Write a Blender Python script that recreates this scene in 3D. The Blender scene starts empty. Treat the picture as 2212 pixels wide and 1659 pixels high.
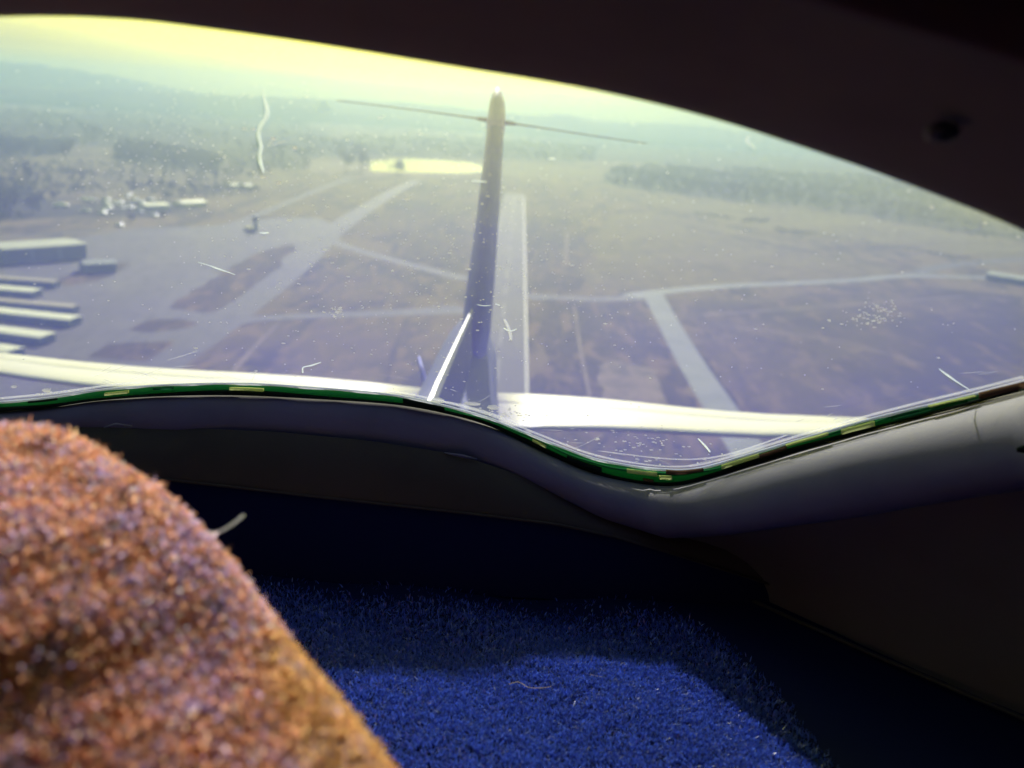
import bpy, bmesh, math, random
import numpy as np
from mathutils import Vector, Matrix
R = math.radians
random.seed(7); rng = np.random.default_rng(7)
scene = bpy.context.scene
col = scene.collection

# ------------------------------------------------------------------ camera
CAM = Vector((0.0, 0.0, 100.0))            # flying 100 m above the airfield
W2, H2, F = 2212.0, 1659.0, 2080.0         # picture plane used for measuring (width, height, focal length)
YAW, PITCH, ROLL = R(0.4), R(15.7), R(3.75)
f_ = Vector((math.sin(YAW)*math.cos(PITCH), math.cos(YAW)*math.cos(PITCH), -math.sin(PITCH)))
r0 = Vector((math.cos(YAW), -math.sin(YAW), 0)); u0 = r0.cross(f_)
r_ = r0*math.cos(ROLL) + u0*math.sin(ROLL); u_ = u0*math.cos(ROLL) - r0*math.sin(ROLL)
cd = bpy.data.cameras.new('camera'); cam = bpy.data.objects.new('camera', cd); col.objects.link(cam)
cam.matrix_world = Matrix(((r_.x, u_.x, -f_.x, CAM.x), (r_.y, u_.y, -f_.y, CAM.y), (r_.z, u_.z, -f_.z, CAM.z), (0, 0, 0, 1)))
cd.sensor_width = 36; cd.lens = 36*F/W2; cd.clip_start = 0.02; cd.clip_end = 60000
cd.dof.use_dof = True; cd.dof.focus_distance = 1.3; cd.dof.aperture_fstop = 4.4
scene.camera = cam

# ------------------------------------------------------------------ sky, sun, exposure
SUN_EL, SUN_AZ = R(27), R(-2.0)            # sun behind the tail, a touch to the left of the runway line
w = bpy.data.worlds.new('World'); scene.world = w; w.use_nodes = True
nt = w.node_tree; bg = nt.nodes['Background']
sky = nt.nodes.new('ShaderNodeTexSky'); sky.sky_type = 'NISHITA'; sky.sun_disc = False
sky.sun_elevation = SUN_EL; sky.sun_rotation = SUN_AZ; sky.air_density = 1.0; sky.dust_density = 4.0; sky.ozone_density = 1.0
tint = nt.nodes.new('ShaderNodeMix'); tint.data_type = 'RGBA'; tint.blend_type = 'MULTIPLY'; tint.inputs[0].default_value = 1
tint.inputs[7].default_value = (1.0, 1.14, 0.015, 1)
wtc = nt.nodes.new('ShaderNodeTexCoord'); wmp = nt.nodes.new('ShaderNodeMapping'); wmp.inputs['Scale'].default_value = (2.2, 2.2, 26)
wn = nt.nodes.new('ShaderNodeTexNoise'); wn.inputs['Scale'].default_value = 1.6; wn.inputs['Detail'].default_value = 6
wr = nt.nodes.new('ShaderNodeMapRange'); wr.inputs[1].default_value = .35; wr.inputs[2].default_value = .7; wr.inputs[3].default_value = .80; wr.inputs[4].default_value = 1.12
cl = nt.nodes.new('ShaderNodeMix'); cl.data_type = 'RGBA'; cl.blend_type = 'MULTIPLY'; cl.inputs[0].default_value = 1   # thin streaks of high cloud
nt.links.new(wtc.outputs['Generated'], wmp.inputs[0]); nt.links.new(wmp.outputs[0], wn.inputs['Vector']); nt.links.new(wn.outputs['Fac'], wr.inputs[0])
nt.links.new(sky.outputs[0], tint.inputs[6]); nt.links.new(tint.outputs[2], cl.inputs[6]); nt.links.new(wr.outputs[0], cl.inputs[7]); nt.links.new(cl.outputs[2], bg.inputs[0]); bg.inputs[1].default_value = 0.105
sd = bpy.data.lights.new('sun', 'SUN'); sd.energy = 5.0; sd.angle = R(0.55); sd.color = (1.0, 0.95, 0.84)
sun = bpy.data.objects.new('sun', sd); col.objects.link(sun)
S = Vector((math.sin(SUN_AZ)*math.cos(SUN_EL), math.cos(SUN_AZ)*math.cos(SUN_EL), math.sin(SUN_EL)))
sun.rotation_euler = S.to_track_quat('Z', 'Y').to_euler(); sun.location = (0, 0, 160)
vs = scene.view_settings; vs.view_transform = 'Standard'; vs.look = 'None'; vs.exposure = 0.48; vs.gamma = 1.0
cy = scene.cycles; cy.use_denoising = True; cy.max_bounces = 6; cy.transparent_max_bounces = 16; cy.volume_bounces = 0
cy.diffuse_bounces = 4; cy.caustics_reflective = False; cy.caustics_refractive = False
HAZE_DENSITY = 2.2e-4; HAZE_COLOR = (0.29, 0.49, 0.56); HAZE_ANISO = 0.42
VEIL = 0.165; VEIL_COLOR = (0.03, 0.02, 1.0); GLOW_DENSITY = 22.0; GLOW_COLOR = (0.82, 0.90, 0.42); GLOW_ANISO = 0.85

# ------------------------------------------------------------------ measuring helpers
def ray(px, py): return (f_ + r_*((px - W2/2)/F) - u_*((py - H2/2)/F))
def G(px, py, z=0.0):                       # picture point -> point of the ground
    d = ray(px, py); t = (z - CAM.z)/d.z; p = CAM + d*t; return Vector((p.x, p.y, z))
APITCH = R(9)                               # the aircraft climbs: its tail hangs 9 degrees below level
yA = Vector((0, math.cos(APITCH), -math.sin(APITCH))); zA = Vector((0, math.sin(APITCH), math.cos(APITCH)))
M_A = Matrix(((1, yA.x, zA.x, CAM.x), (0, yA.y, zA.y, CAM.y), (0, yA.z, zA.z, CAM.z), (0, 0, 0, 1)))
def PA(px, py, d):                          # aircraft coordinates (x right, y aft, z up from the camera) at distance d aft
    v = ray(px, py); k = d/v.dot(yA); return Vector((v.x*k, d, v.dot(zA)*k))
def PZ(px, py, z):                          # aircraft coordinates on the level z
    v = ray(px, py); k = z/v.dot(zA); return Vector((v.x*k, v.dot(yA)*k, z))
def interp(x, pts): return float(np.interp(x, [p[0] for p in pts], [p[1] for p in pts]))
def smooth_curve(pts, n=4):                 # Catmull-Rom through 2-D or 3-D points
    P = [Vector(p) for p in pts]; out = []
    for i in range(len(P)-1):
        a, b, c, d = P[max(i-1, 0)], P[i], P[i+1], P[min(i+2, len(P)-1)]
        for k in range(n):
            t = k/n
            out.append(0.5*((2*b) + (c-a)*t + (2*a-5*b+4*c-d)*t*t + (3*b-a-3*c+d)*t**3))
    out.append(P[-1]); return out

# ------------------------------------------------------------------ object helpers
def obj(name, verts, faces, mat=None, parent=None, smooth=False, mw=None):
    me = bpy.data.meshes.new(name); me.from_pydata([tuple(v) for v in verts], [], [tuple(x) for x in faces]); me.update()
    if smooth: me.polygons.foreach_set('use_smooth', [True]*len(me.polygons))
    if mat: me.materials.append(mat)
    o = bpy.data.objects.new(name, me); col.objects.link(o)
    if parent: o.parent = parent
    elif mw is not None: o.matrix_world = mw
    return o
def npobj(name, V, Fc, mat, parent=None, colours=None, mw=None, smooth=False):   # large meshes from numpy arrays (tris or quads)
    me = bpy.data.meshes.new(name); n, k = Fc.shape
    me.vertices.add(len(V)); me.vertices.foreach_set('co', np.asarray(V, np.float32).ravel())
    me.loops.add(n*k); me.loops.foreach_set('vertex_index', Fc.astype(np.int32).ravel())
    me.polygons.add(n); me.polygons.foreach_set('loop_start', np.arange(0, n*k, k, dtype=np.int32)); me.polygons.foreach_set('loop_total', np.full(n, k, np.int32))
    if smooth: me.polygons.foreach_set('use_smooth', np.ones(n, bool))
    if colours is not None:
        a = me.color_attributes.new('fibre_colour', 'FLOAT_COLOR', 'POINT')
        a.data.foreach_set('color', np.c_[colours, np.ones(len(V))].astype(np.float32).ravel())
    me.update(calc_edges=True); me.materials.append(mat)
    o = bpy.data.objects.new(name, me); col.objects.link(o)
    if parent: o.parent = parent
    elif mw is not None: o.matrix_world = mw
    return o
def empty(name, loc=None, mw=None):
    o = bpy.data.objects.new(name, None); col.objects.link(o); o.empty_display_size = 0.2
    if mw is not None: o.matrix_world = mw
    elif loc is not None: o.location = loc
    return o
def tag(o, label=None, cat=None, group=None, kind=None):
    if label: o['label'] = label
    if cat: o['category'] = cat
    if group: o['group'] = group
    if kind: o['kind'] = kind
    return o
def grid_faces(nr, nc, closed=False):
    fs = []
    for i in range(nr-1):
        for j in range(nc-1 if not closed else nc):
            k = (j+1) % nc; fs.append((i*nc+j, i*nc+k, (i+1)*nc+k, (i+1)*nc+j))
    return fs
def box_vf(cx, cy_, cz, sx, sy, sz, rz=0.0):
    v = []
    for dz in (-.5, .5):
        for dx, dy in ((-.5, -.5), (.5, -.5), (.5, .5), (-.5, .5)):
            x, y = dx*sx, dy*sy
            v.append((cx + x*math.cos(rz) - y*math.sin(rz), cy_ + x*math.sin(rz) + y*math.cos(rz), cz + dz*sz))
    return v, [(3,2,1,0), (4,5,6,7), (0,1,5,4), (1,2,6,5), (2,3,7,6), (3,0,4,7)]
def tube_vf(path, rad, n=8, cap=True):
    P = [Vector(p) for p in path]; v = []; m = len(P)
    for i, p in enumerate(P):
        t = (P[min(i+1, m-1)] - P[max(i-1, 0)]).normalized()
        a = t.cross(Vector((0.12, 0.21, 0.97))).normalized(); b = t.cross(a)
        rr = rad[i] if hasattr(rad, '__len__') else rad
        for k in range(n):
            q = 2*math.pi*k/n; v.append(p + a*(rr*math.cos(q)) + b*(rr*math.sin(q)))
    fs = grid_faces(m, n, True)
    if cap: fs += [tuple(range(n-1, -1, -1)), tuple(range((m-1)*n, m*n))]
    return v, fs

# ------------------------------------------------------------------ materials
EARTHS = {'dry_grass', 'green_grass', 'mown_grass', 'straw_grass', 'runway_asphalt', 'worn_asphalt'}
def mat(name, base=(.5,.5,.5), rough=.6, spec=.3, metal=0.0, noise=None, bump=None, scale_obj=True):
    if name in EARTHS:                      # dry late-summer ground, measured a little darker and warmer
        dk = lambda c: (c[0]*.80, c[1]*.76, c[2]*.70)
        base = dk(base); noise = [(*q[:4], dk(q[4])) for q in noise or []]
    m = bpy.data.materials.new(name); m.use_nodes = True; t = m.node_tree; b = t.nodes['Principled BSDF']
    b.inputs['Base Color'].default_value = (*base, 1); b.inputs['Roughness'].default_value = rough
    b.inputs['Specular IOR Level'].default_value = spec; b.inputs['Metallic'].default_value = metal
    tc = t.nodes.new('ShaderNodeTexCoord')
    if noise:                               # list of (scale, detail, lo, hi, colour) layers mixed over the base
        last = None
        for sc, det, lo, hi, c in noise:
            n = t.nodes.new('ShaderNodeTexNoise'); n.inputs['Scale'].default_value = sc; n.inputs['Detail'].default_value = det
            if name in EARTHS:              # mown and driven along the runway: streaks run that way
                mp = t.nodes.new('ShaderNodeMapping'); mp.inputs['Scale'].default_value = (1.9, .5, 1) if sc > .01 else (1, 1, 1); mp.inputs['Rotation'].default_value = (0, 0, .06)
                t.links.new(tc.outputs['Object'], mp.inputs[0]); t.links.new(mp.outputs[0], n.inputs['Vector'])
            else: t.links.new(tc.outputs['Object'], n.inputs['Vector'])
            mr = t.nodes.new('ShaderNodeMapRange'); mr.inputs[1].default_value = lo; mr.inputs[2].default_value = hi
            t.links.new(n.outputs['Fac'], mr.inputs[0])
            mx = t.nodes.new('ShaderNodeMix'); mx.data_type = 'RGBA'
            t.links.new(mr.outputs[0], mx.inputs[0]); mx.inputs[7].default_value = (*c, 1)
            if last: t.links.new(last.outputs[2], mx.inputs[6])
            else: mx.inputs[6].default_value = (*base, 1)
            last = mx
        t.links.new(last.outputs[2], b.inputs['Base Color'])
    if bump:
        sc, strength, dist = bump
        n = t.nodes.new('ShaderNodeTexNoise'); n.inputs['Scale'].default_value = sc; n.inputs['Detail'].default_value = 4
        t.links.new(tc.outputs['Object'], n.inputs['Vector'])
        bp = t.nodes.new('ShaderNodeBump'); bp.inputs['Strength'].default_value = strength; bp.inputs['Distance'].default_value = dist
        t.links.new(n.outputs['Fac'], bp.inputs['Height']); t.links.new(bp.outputs[0], b.inputs['Normal'])
    return m
def fibre_mat(name, translucent=.35, rough=.5, spec=.4):    # colour from the fibres' own dye
    m = bpy.data.materials.new(name); m.use_nodes = True; t = m.node_tree; b = t.nodes['Principled BSDF']
    a = t.nodes.new('ShaderNodeAttribute'); a.attribute_name = 'fibre_colour'
    b.inputs['Roughness'].default_value = rough; b.inputs['Specular IOR Level'].default_value = spec
    tr = t.nodes.new('ShaderNodeBsdfTranslucent'); mx = t.nodes.new('ShaderNodeMixShader'); mx.inputs[0].default_value = translucent
    t.links.new(a.outputs['Color'], b.inputs['Base Color']); t.links.new(a.outputs['Color'], tr.inputs['Color'])
    t.links.new(b.outputs[0], mx.inputs[1]); t.links.new(tr.outputs[0], mx.inputs[2]); t.links.new(mx.outputs[0], t.nodes['Material Output'].inputs[0])
    return m
def scatter_mat(name, colour, translucent=.6, opacity=1.0, rough=.5):   # dust, scratches, plastics that pass light on
    m = bpy.data.materials.new(name); m.use_nodes = True; t = m.node_tree; t.nodes.remove(t.nodes['Principled BSDF'])
    di = t.nodes.new('ShaderNodeBsdfDiffuse'); tr = t.nodes.new('ShaderNodeBsdfTranslucent'); tp = t.nodes.new('ShaderNodeBsdfTransparent')
    for n in (di, tr): n.inputs['Color'].default_value = (*colour, 1)
    a = t.nodes.new('ShaderNodeMixShader'); a.inputs[0].default_value = translucent
    b = t.nodes.new('ShaderNodeMixShader'); b.inputs[0].default_value = opacity
    t.links.new(di.outputs[0], a.inputs[1]); t.links.new(tr.outputs[0], a.inputs[2])
    t.links.new(tp.outputs[0], b.inputs[1]); t.links.new(a.outputs[0], b.inputs[2]); t.links.new(b.outputs[0], t.nodes['Material Output'].inputs[0])
    return m
def pane_mat():                             # crazed, dusty acrylic: mostly clear, a thin sunlit film of dust, weak reflection
    m = bpy.data.materials.new('dusty_acrylic'); m.use_nodes = True; t = m.node_tree; t.nodes.remove(t.nodes['Principled BSDF'])
    tp = t.nodes.new('ShaderNodeBsdfTransparent'); tp.inputs[0].default_value = (.97, .98, 1, 1)
    tr = t.nodes.new('ShaderNodeBsdfTranslucent'); tr.inputs[0].default_value = (*VEIL_COLOR, 1)
    gl = t.nodes.new('ShaderNodeBsdfGlossy'); gl.inputs['Roughness'].default_value = .08
    tc = t.nodes.new('ShaderNodeTexCoord')
    n = t.nodes.new('ShaderNodeTexNoise'); n.inputs['Scale'].default_value = 5; n.inputs['Detail'].default_value = 7; n.inputs['Roughness'].default_value = .6
    t.links.new(tc.outputs['Object'], n.inputs['Vector'])
    mr = t.nodes.new('ShaderNodeMapRange'); mr.inputs[1].default_value = .3; mr.inputs[2].default_value = .7
    mr.inputs[3].default_value = VEIL*.42; mr.inputs[4].default_value = VEIL*.58
    t.links.new(n.outputs['Fac'], mr.inputs[0])
    a = t.nodes.new('ShaderNodeMixShader'); t.links.new(mr.outputs[0], a.inputs[0])
    t.links.new(tp.outputs[0], a.inputs[1]); t.links.new(tr.outputs[0], a.inputs[2])
    b = t.nodes.new('ShaderNodeMixShader'); b.inputs[0].default_value = .03
    t.links.new(a.outputs[0], b.inputs[1]); t.links.new(gl.outputs[0], b.inputs[2]); t.links.new(b.outputs[0], t.nodes['Material Output'].inputs[0])
    vo = t.nodes.new('ShaderNodeVolumeScatter'); vo.inputs['Color'].default_value = (*GLOW_COLOR, 1); vo.inputs['Density'].default_value = GLOW_DENSITY; vo.inputs['Anisotropy'].default_value = GLOW_ANISO
    t.links.new(vo.outputs[0], t.nodes['Material Output'].inputs['Volume'])      # yellowed, crazed plastic scatters the low sun forwards
    return m

MT = {}
MT['ground'] = mat('dry_grass', (.165,.132,.066), .95, .1, noise=[(.004, 6, .42, .60, (.25,.20,.088)), (.022, 7, .46, .58, (.070,.062,.034)), (.09, 5, .50, .62, (.245,.185,.085))])
MT['grass_dark'] = mat('green_grass', (.095,.078,.044), .95, .1, noise=[(.03, 6, .44, .56, (.155,.118,.062)), (.2, 4, .45, .62, (.052,.046,.030)), (.06, 5, .55, .62, (.23,.168,.09))])
MT['grass_mid'] = mat('mown_grass', (.130,.106,.052), .95, .1, noise=[(.03, 7, .44, .56, (.205,.158,.074)), (.008, 5, .46, .58, (.075,.064,.036)), (.06, 5, .55, .63, (.23,.172,.085)), (.2, 3, .45, .7, (.085,.076,.042))])
MT['grass_tan'] = mat('straw_grass', (.215,.182,.082), .95, .1, noise=[(.01, 6, .4, .62, (.155,.132,.060)), (.05, 4, .45, .66, (.25,.21,.095))])
MT['soil'] = mat('bare_soil', (.26,.20,.135), .95, .1, noise=[(.05, 6, .4, .6, (.13,.11,.075)), (.2, 4, .45, .65, (.29,.225,.15))])
MT['asphalt'] = mat('worn_asphalt', (.118,.116,.116), .85, .25, noise=[(.02, 6, .42, .6, (.150,.146,.142)), (.12, 5, .48, .64, (.088,.086,.086))])
MT['runway'] = mat('runway_asphalt', (.112,.106,.096), .85, .25, noise=[(.03, 5, .4, .65, (.138,.13,.118)), (.4, 3, .45, .75, (.09,.086,.08))])
MT['concrete'] = mat('old_concrete', (.25,.26,.25), .85, .25, noise=[(.05, 5, .4, .65, (.20,.215,.205))])
MT['paint'] = mat('white_road_paint', (.38,.365,.30), .7, .3, noise=[(.5, 4, .4, .7, (.24,.235,.20))])
MT['paint_worn'] = mat('worn_road_paint', (.235,.225,.19), .8, .2, noise=[(.5, 4, .4, .7, (.15,.145,.125))])
MT['leaf'] = mat('foliage', (.035,.042,.028), .8, .1, noise=[(.15, 3, .4, .6, (.055,.06,.036))])
MT['bark'] = mat('bark', (.09,.07,.05), .9)
MT['hill'] = mat('far_forest', (.07,.085,.05), .95, .1, noise=[(.002, 5, .4, .6, (.10,.11,.06))])
MT['roof_white'] = mat('white_metal_roof', (.80,.80,.77), .45, .5, noise=[(.4, 4, .45, .7, (.68,.68,.66))])
MT['roof_tan'] = mat('weathered_tan_roof', (.42,.36,.29), .6, .4, noise=[(.4, 4, .45, .7, (.34,.30,.25))])
MT['roof_grey'] = mat('grey_metal_roof', (.46,.48,.50), .5, .4, noise=[(.1, 4, .45, .7, (.38,.40,.42))])
MT['wall_grey'] = mat('grey_metal_wall', (.30,.33,.40), .7, .3, noise=[(.3, 4, .45, .7, (.24,.27,.33))])
MT['wall_white'] = mat('white_wall', (.66,.66,.64), .7, .3, noise=[(.3, 4, .45, .7, (.55,.55,.55))])
MT['door_metal'] = mat('hangar_door_metal', (.22,.25,.32), .6, .3)
MT['dark_glass'] = mat('dark_glass', (.03,.04,.06), .2, .5)
MT['car_white'] = mat('pale_car_paint', (.93,.93,.91), .25, 1.0)
MT['car_silver'] = mat('silver_car_paint', (.88,.89,.90), .25, 1.0)
MT['water'] = mat('pond_water', (.08,.09,.08), .12, 1.0)
MT['plane_white'] = mat('white_aircraft_paint', (.62,.62,.57), .42, .4, noise=[(3, 5, .5, .75, (.55,.54,.50))])
MT['plane_shade'] = mat('shaded_aircraft_paint', (.17,.19,.30), .75, .1, noise=[(4, 5, .5, .75, (.14,.16,.27))])  # fin's shadow on the tail cone put into the colour
MT['plane_fin'] = mat('shaded_blue_paint', (.08,.11,.62), .55, .2, noise=[(6, 5, .45, .75, (.12,.16,.68))])  # blue stands in for the backlit shade on the fin
MT['steel'] = mat('dull_steel', (.07,.075,.08), .45, .4, metal=.3)
MT['antenna'] = mat('antenna_rod', (.03,.03,.06), .8, .05)
MT['vinyl'] = mat('grey_vinyl', (.115,.115,.18), .65, .15, noise=[(9, 5, .45, .7, (.095,.095,.15))], bump=(420, .25, .0006))
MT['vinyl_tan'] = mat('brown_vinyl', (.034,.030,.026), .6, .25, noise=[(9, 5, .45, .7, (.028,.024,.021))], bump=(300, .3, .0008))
MT['vinyl_side'] = mat('taupe_vinyl', (.10,.095,.088), .65, .15, noise=[(9, 5, .45, .7, (.095,.085,.078))], bump=(300, .3, .0008))
MT['headliner'] = mat('brown_headliner', (.17,.145,.135), .8, .15, noise=[(12, 5, .45, .7, (.145,.125,.115))], bump=(500, .2, .0006))
MT['headliner_dark'] = mat('maroon_headliner', (.10,.06,.06), .8, .15, bump=(500, .2, .0006))
MT['shell'] = mat('blackout_lining', (.05,.05,.05), .9, .1)  # lining of the added shell that darkens the cabin
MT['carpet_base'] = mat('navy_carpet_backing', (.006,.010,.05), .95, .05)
MT['pile'] = fibre_mat('blue_carpet_fibre', .35, .32, 1.0)
MT['fleece'] = fibre_mat('orange_wool_fibre', .62, .5, .4)
MT['fleece_base'] = mat('orange_wool_backing', (.78,.40,.27), .9, .1, noise=[(60, 4, .42, .62, (.58,.40,.58))])
MT['tan_fabric'] = mat('tan_fabric', (.70,.46,.24), .85, .15, noise=[(120, 4, .4, .65, (.60,.36,.17))], bump=(700, .4, .001))
MT['pane'] = pane_mat()
MT['dust'] = scatter_mat('white_dust', (.95,.95,.82), .65, .9)
MT['scratch'] = scatter_mat('scratch_white', (.85,.95,.95), .7, .5)
MT['smear'] = scatter_mat('scratch_film', (.85,.87,.95), .7, .2)
MT['seal'] = scatter_mat('green_seal', (.03,.20,.085), .6, 1.0)
MT['seal_dark'] = scatter_mat('dark_seal', (.012,.02,.018), .3, 1.0)
MT['seal_pale'] = scatter_mat('pale_green_seal', (.60,.70,.30), .55, .95)
MT['seal_brown'] = scatter_mat('brown_sealant', (.10,.06,.04), .3, 1.0)
MT['edge'] = scatter_mat('cut_acrylic_edge', (.80,.84,.95), .6, .85)
MT['thread'] = scatter_mat('clear_plastic_thread', (.80,.84,.95), .5, .4)
MT['hair'] = scatter_mat('pale_lint', (.75,.66,.5), .4, .9)

# ------------------------------------------------------------------ the land
def rough_edge(P):                          # break straight edges into uneven ones
    rr = random.Random(len(P)); out = []
    for a, b in zip(P, P[1:] + P[:1]):
        d = b - a; n = Vector((-d.y, d.x, 0)); out.append(a)
        for k in range(1, 6): out.append(a + d*(k/6 + rr.uniform(-.05, .05)) + n*rr.gauss(0, .022))
    return out
def sheet(name, pts_px, m, z, ragged=False):
    P = [G(*p) for p in pts_px]
    if ragged: P = rough_edge(P)
    o = obj(name, [(p.x, p.y, z) for p in P], [tuple(range(len(P)))], m)
    return tag(o, kind='structure')
def strip(name, centre_px, widths, m, z, sub=5):       # a band of even real width along a line of the ground
    C = smooth_curve([G(*p) for p in centre_px], sub); n = len(C); v = []
    for i, p in enumerate(C):
        t = (C[min(i+1, n-1)] - C[max(i-1, 0)]); t = Vector((t.x, t.y, 0)).normalized(); nn = Vector((-t.y, t.x, 0))
        wd = float(np.interp(i/(n-1), np.linspace(0, 1, len(widths)), widths))/2
        v += [(p.x + nn.x*wd, p.y + nn.y*wd, z), (p.x - nn.x*wd, p.y - nn.y*wd, z)]
    o = obj(name, v, [(2*i, 2*i+1, 2*i+3, 2*i+2) for i in range(n-1)], m)
    return tag(o, kind='structure')

L = 7000
obj('ground', [(-L, -600, 0), (L, -600, 0), (L, L, 0), (-L, L, 0)], [(0, 1, 2, 3)], MT['ground'])['kind'] = 'structure'

# runway with its markings
RX, RHW = -3.4, 12.4
runway = tag(obj('runway', [(RX-RHW, 60, .06), (RX+RHW, 60, .06), (RX+RHW, 1260, .06), (RX-RHW, 1260, .06)], [(0, 1, 2, 3)], MT['runway']), kind='structure')
for s in (-1, 1):
    x = RX + s*11.6
    obj('edge_line', [(x-.55, 80, .075), (x+.55, 80, .075), (x+.55, 1225, .075), (x-.55, 1225, .075)], [(0, 1, 2, 3)], MT['paint' if s > 0 else 'paint_worn'], runway)
dash_me = None
for k in range(17):
    y = 175 + k*61
    if dash_me is None:
        o = obj('centreline_dash', [(RX-.55, 0, .075), (RX+.55, 0, .075), (RX+.55, 36, .075), (RX-.55, 36, .075)], [(0, 1, 2, 3)], MT['paint_worn'], runway); dash_me = o.data
    else:
        o = bpy.data.objects.new('centreline_dash', dash_me); col.objects.link(o); o.parent = runway
    o.location = (0, y, 0)

# apron and taxiways
sheet('apron', [(-600, 540), (0, 536), (250, 500), (470, 486), (600, 470), (690, 470), (745, 500), (690, 560), (620, 622), (563, 666), (485, 730), (411, 781), (330, 850), (200, 960), (-600, 1000)], MT['asphalt'], .02)
grass_z = .05
for pts in ([(364,666),(410,672),(451,676),(478,666),(505,649),(550,617),(593,585),(640,541),(634,528),(612,530),(553,548),(499,578),(431,622)],
            [(276,713),(300,700),(330,690),(391,690),(420,696),(428,700),(410,707),(370,713),(317,718)],
            [(189,771),(232,744),(300,740),(377,737),(372,746),(357,754),(335,768),(313,781),(250,778)],
            [(95,612),(150,618),(215,606),(250,590),(285,566),(240,570),(160,590)]):
    o = sheet('grass_island', pts, MT['grass_dark'], grass_z, True); o['label'] = 'dark grass island between the paved taxiways'
strip('taxiway', [(470, 700), (560, 688), (700, 681), (850, 676), (1005, 668)], [13, 11, 11, 13, 20], MT['asphalt'], .03)
strip('taxiway', [(690, 505), (740, 530), (850, 562), (930, 583), (1010, 604)], [14, 12, 12, 15], MT['asphalt'], .032)
strip('taxiway', [(690, 520), (760, 470), (840, 420), (900, 390)], [22, 18, 16], MT['asphalt'], .028)
strip('taxiway', [(1140, 640), (1200, 642), (1290, 646), (1400, 641)], [20, 13, 13, 16], MT['asphalt'], .034)
strip('taxiway', [(1408, 630), (1440, 690), (1488, 775), (1556, 881), (1640, 1010)], [13, 12, 12.5, 13, 13], MT['concrete'], .042)
strip('taxiway', [(1360, 640), (1437, 629), (1584, 617), (1703, 612), (1846, 605), (1968, 596), (2212, 604), (2400, 625)], [14, 12, 11, 12, 14], MT['concrete'], .038)
strip('service_road', [(1968, 596), (2040, 575), (2212, 560), (2400, 560)], [16, 14], MT['asphalt'], .036)
strip('service_road', [(-100, 520), (120, 505), (300, 493), (480, 487), (560, 462), (700, 405), (760, 385)], [8, 8], MT['asphalt'], .03)

# fields, tracks and ditches right of the runway
def field(pts, m, z, label): o = sheet('field', pts, MT[m], z, True); o['label'] = label
field([(1160, 655), (1230, 650), (1300, 655), (1385, 650), (1405, 690), (1450, 780), (1510, 885), (1600, 1010), (1160, 1010)], 'grass_dark', .010, 'dark grass beside the runway inside the taxiway loop')
field([(1290, 790), (1325, 778), (1375, 788), (1420, 800), (1440, 870), (1460, 930), (1330, 900), (1300, 850)], 'soil', .018, 'bare tan soil patch near the taxiway')
field([(860, 400), (985, 400), (985, 596), (900, 572), (840, 552)], 'grass_mid', .012, 'grass strip between taxiway and runway')
field([(1165, 420), (1235, 430), (1260, 520), (1250, 635), (1165, 632)], 'grass_mid', .012, 'darker mown grass verge along the runway')
field([(1470, 650), (1720, 640), (1990, 620), (2212, 640), (2300, 900), (1700, 1000), (1560, 830)], 'grass_mid', .006, 'wide brown grass field by the concrete taxiway')
field([(1330, 462), (1400, 458), (1480, 470), (1690, 520), (1960, 580), (1840, 600), (1600, 610), (1420, 622), (1290, 634), (1255, 600), (1275, 540), (1300, 490)], 'grass_tan', .006, 'straw coloured field beyond the taxiway')
field([(1380, 425), (1600, 445), (1830, 465), (2000, 492), (2212, 530), (2212, 560), (1950, 540), (1700, 500), (1500, 470)], 'grass_tan', .007, 'pale stubble field below the wood')
field([(1060, 352), (1200, 358), (1305, 368), (1300, 385), (1060, 380)], 'grass_tan', .008, 'pale strip of field at the runway end')
field([(668, 350), (735, 348), (800, 360), (1040, 374), (1000, 384), (720, 378), (668, 372)], 'soil', .009, 'bright dry ground beside the pond')
field([(0, 345), (120, 338), (300, 345), (480, 362), (450, 385), (200, 370), (0, 365)], 'grass_tan', .006, 'hazy pale meadow among the trees')
field([(60, 395), (300, 380), (520, 388), (640, 372), (600, 410), (350, 420), (80, 420)], 'grass_tan', .007, 'pale clearing before the car park')
field([(0, 222), (160, 222), (320, 226), (330, 232), (150, 230), (0, 229)], 'soil', .006, 'thin bright field near the horizon')
for pts, wd in (([(1510, 671), (1723, 653), (1968, 628), (2090, 624)], 3.0), ([(1453, 559), (1568, 587), (1674, 604)], 3.0), ([(1617, 563), (1674, 575), (1854, 596)], 3.0),
                ([(1539, 710), (1703, 747), (1784, 775), (1850, 830)], 2.6), ([(1960, 669), (2029, 689), (2123, 730), (2240, 790)], 2.6), ([(2033, 636), (2120, 652), (2212, 677)], 2.6),
                ([(1195, 480), (1205, 560), (1208, 640)], 2.0), ([(1190, 660), (1196, 760), (1204, 860)], 1.6), ([(880, 690), (850, 760), (835, 830)], 1.8)):
    strip('ditch', pts, [wd, wd*1.2, wd], MT['grass_dark'], .05)
for pts, wd in (([(1455, 552), (1600, 575), (1750, 600)], 2.5), ([(1520, 680), (1760, 664), (2080, 640)], 3.0), ([(1540, 700), (1800, 735), (2000, 790)], 2.0), ([(1225, 500), (1222, 570)], 3.0),
                ([(1240, 660), (1255, 760), (1275, 860)], 1.6), ([(600, 700), (540, 760), (490, 820)], 2.0)):
    strip('dirt_track', pts, [wd, wd], MT['soil'], .055)
strip('hedge_bank', [(1478, 489), (1682, 530), (1805, 555), (1927, 575), (1976, 589)], [12, 14, 12, 6], MT['grass_dark'], .048)

# the pond that mirrors the bright sky
sheet('pond', [(800, 350), (830, 344), (880, 342), (960, 346), (1020, 352), (1048, 360), (1048, 372), (985, 374), (930, 373), (860, 371), (800, 369)], MT['water'], .06)

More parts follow.
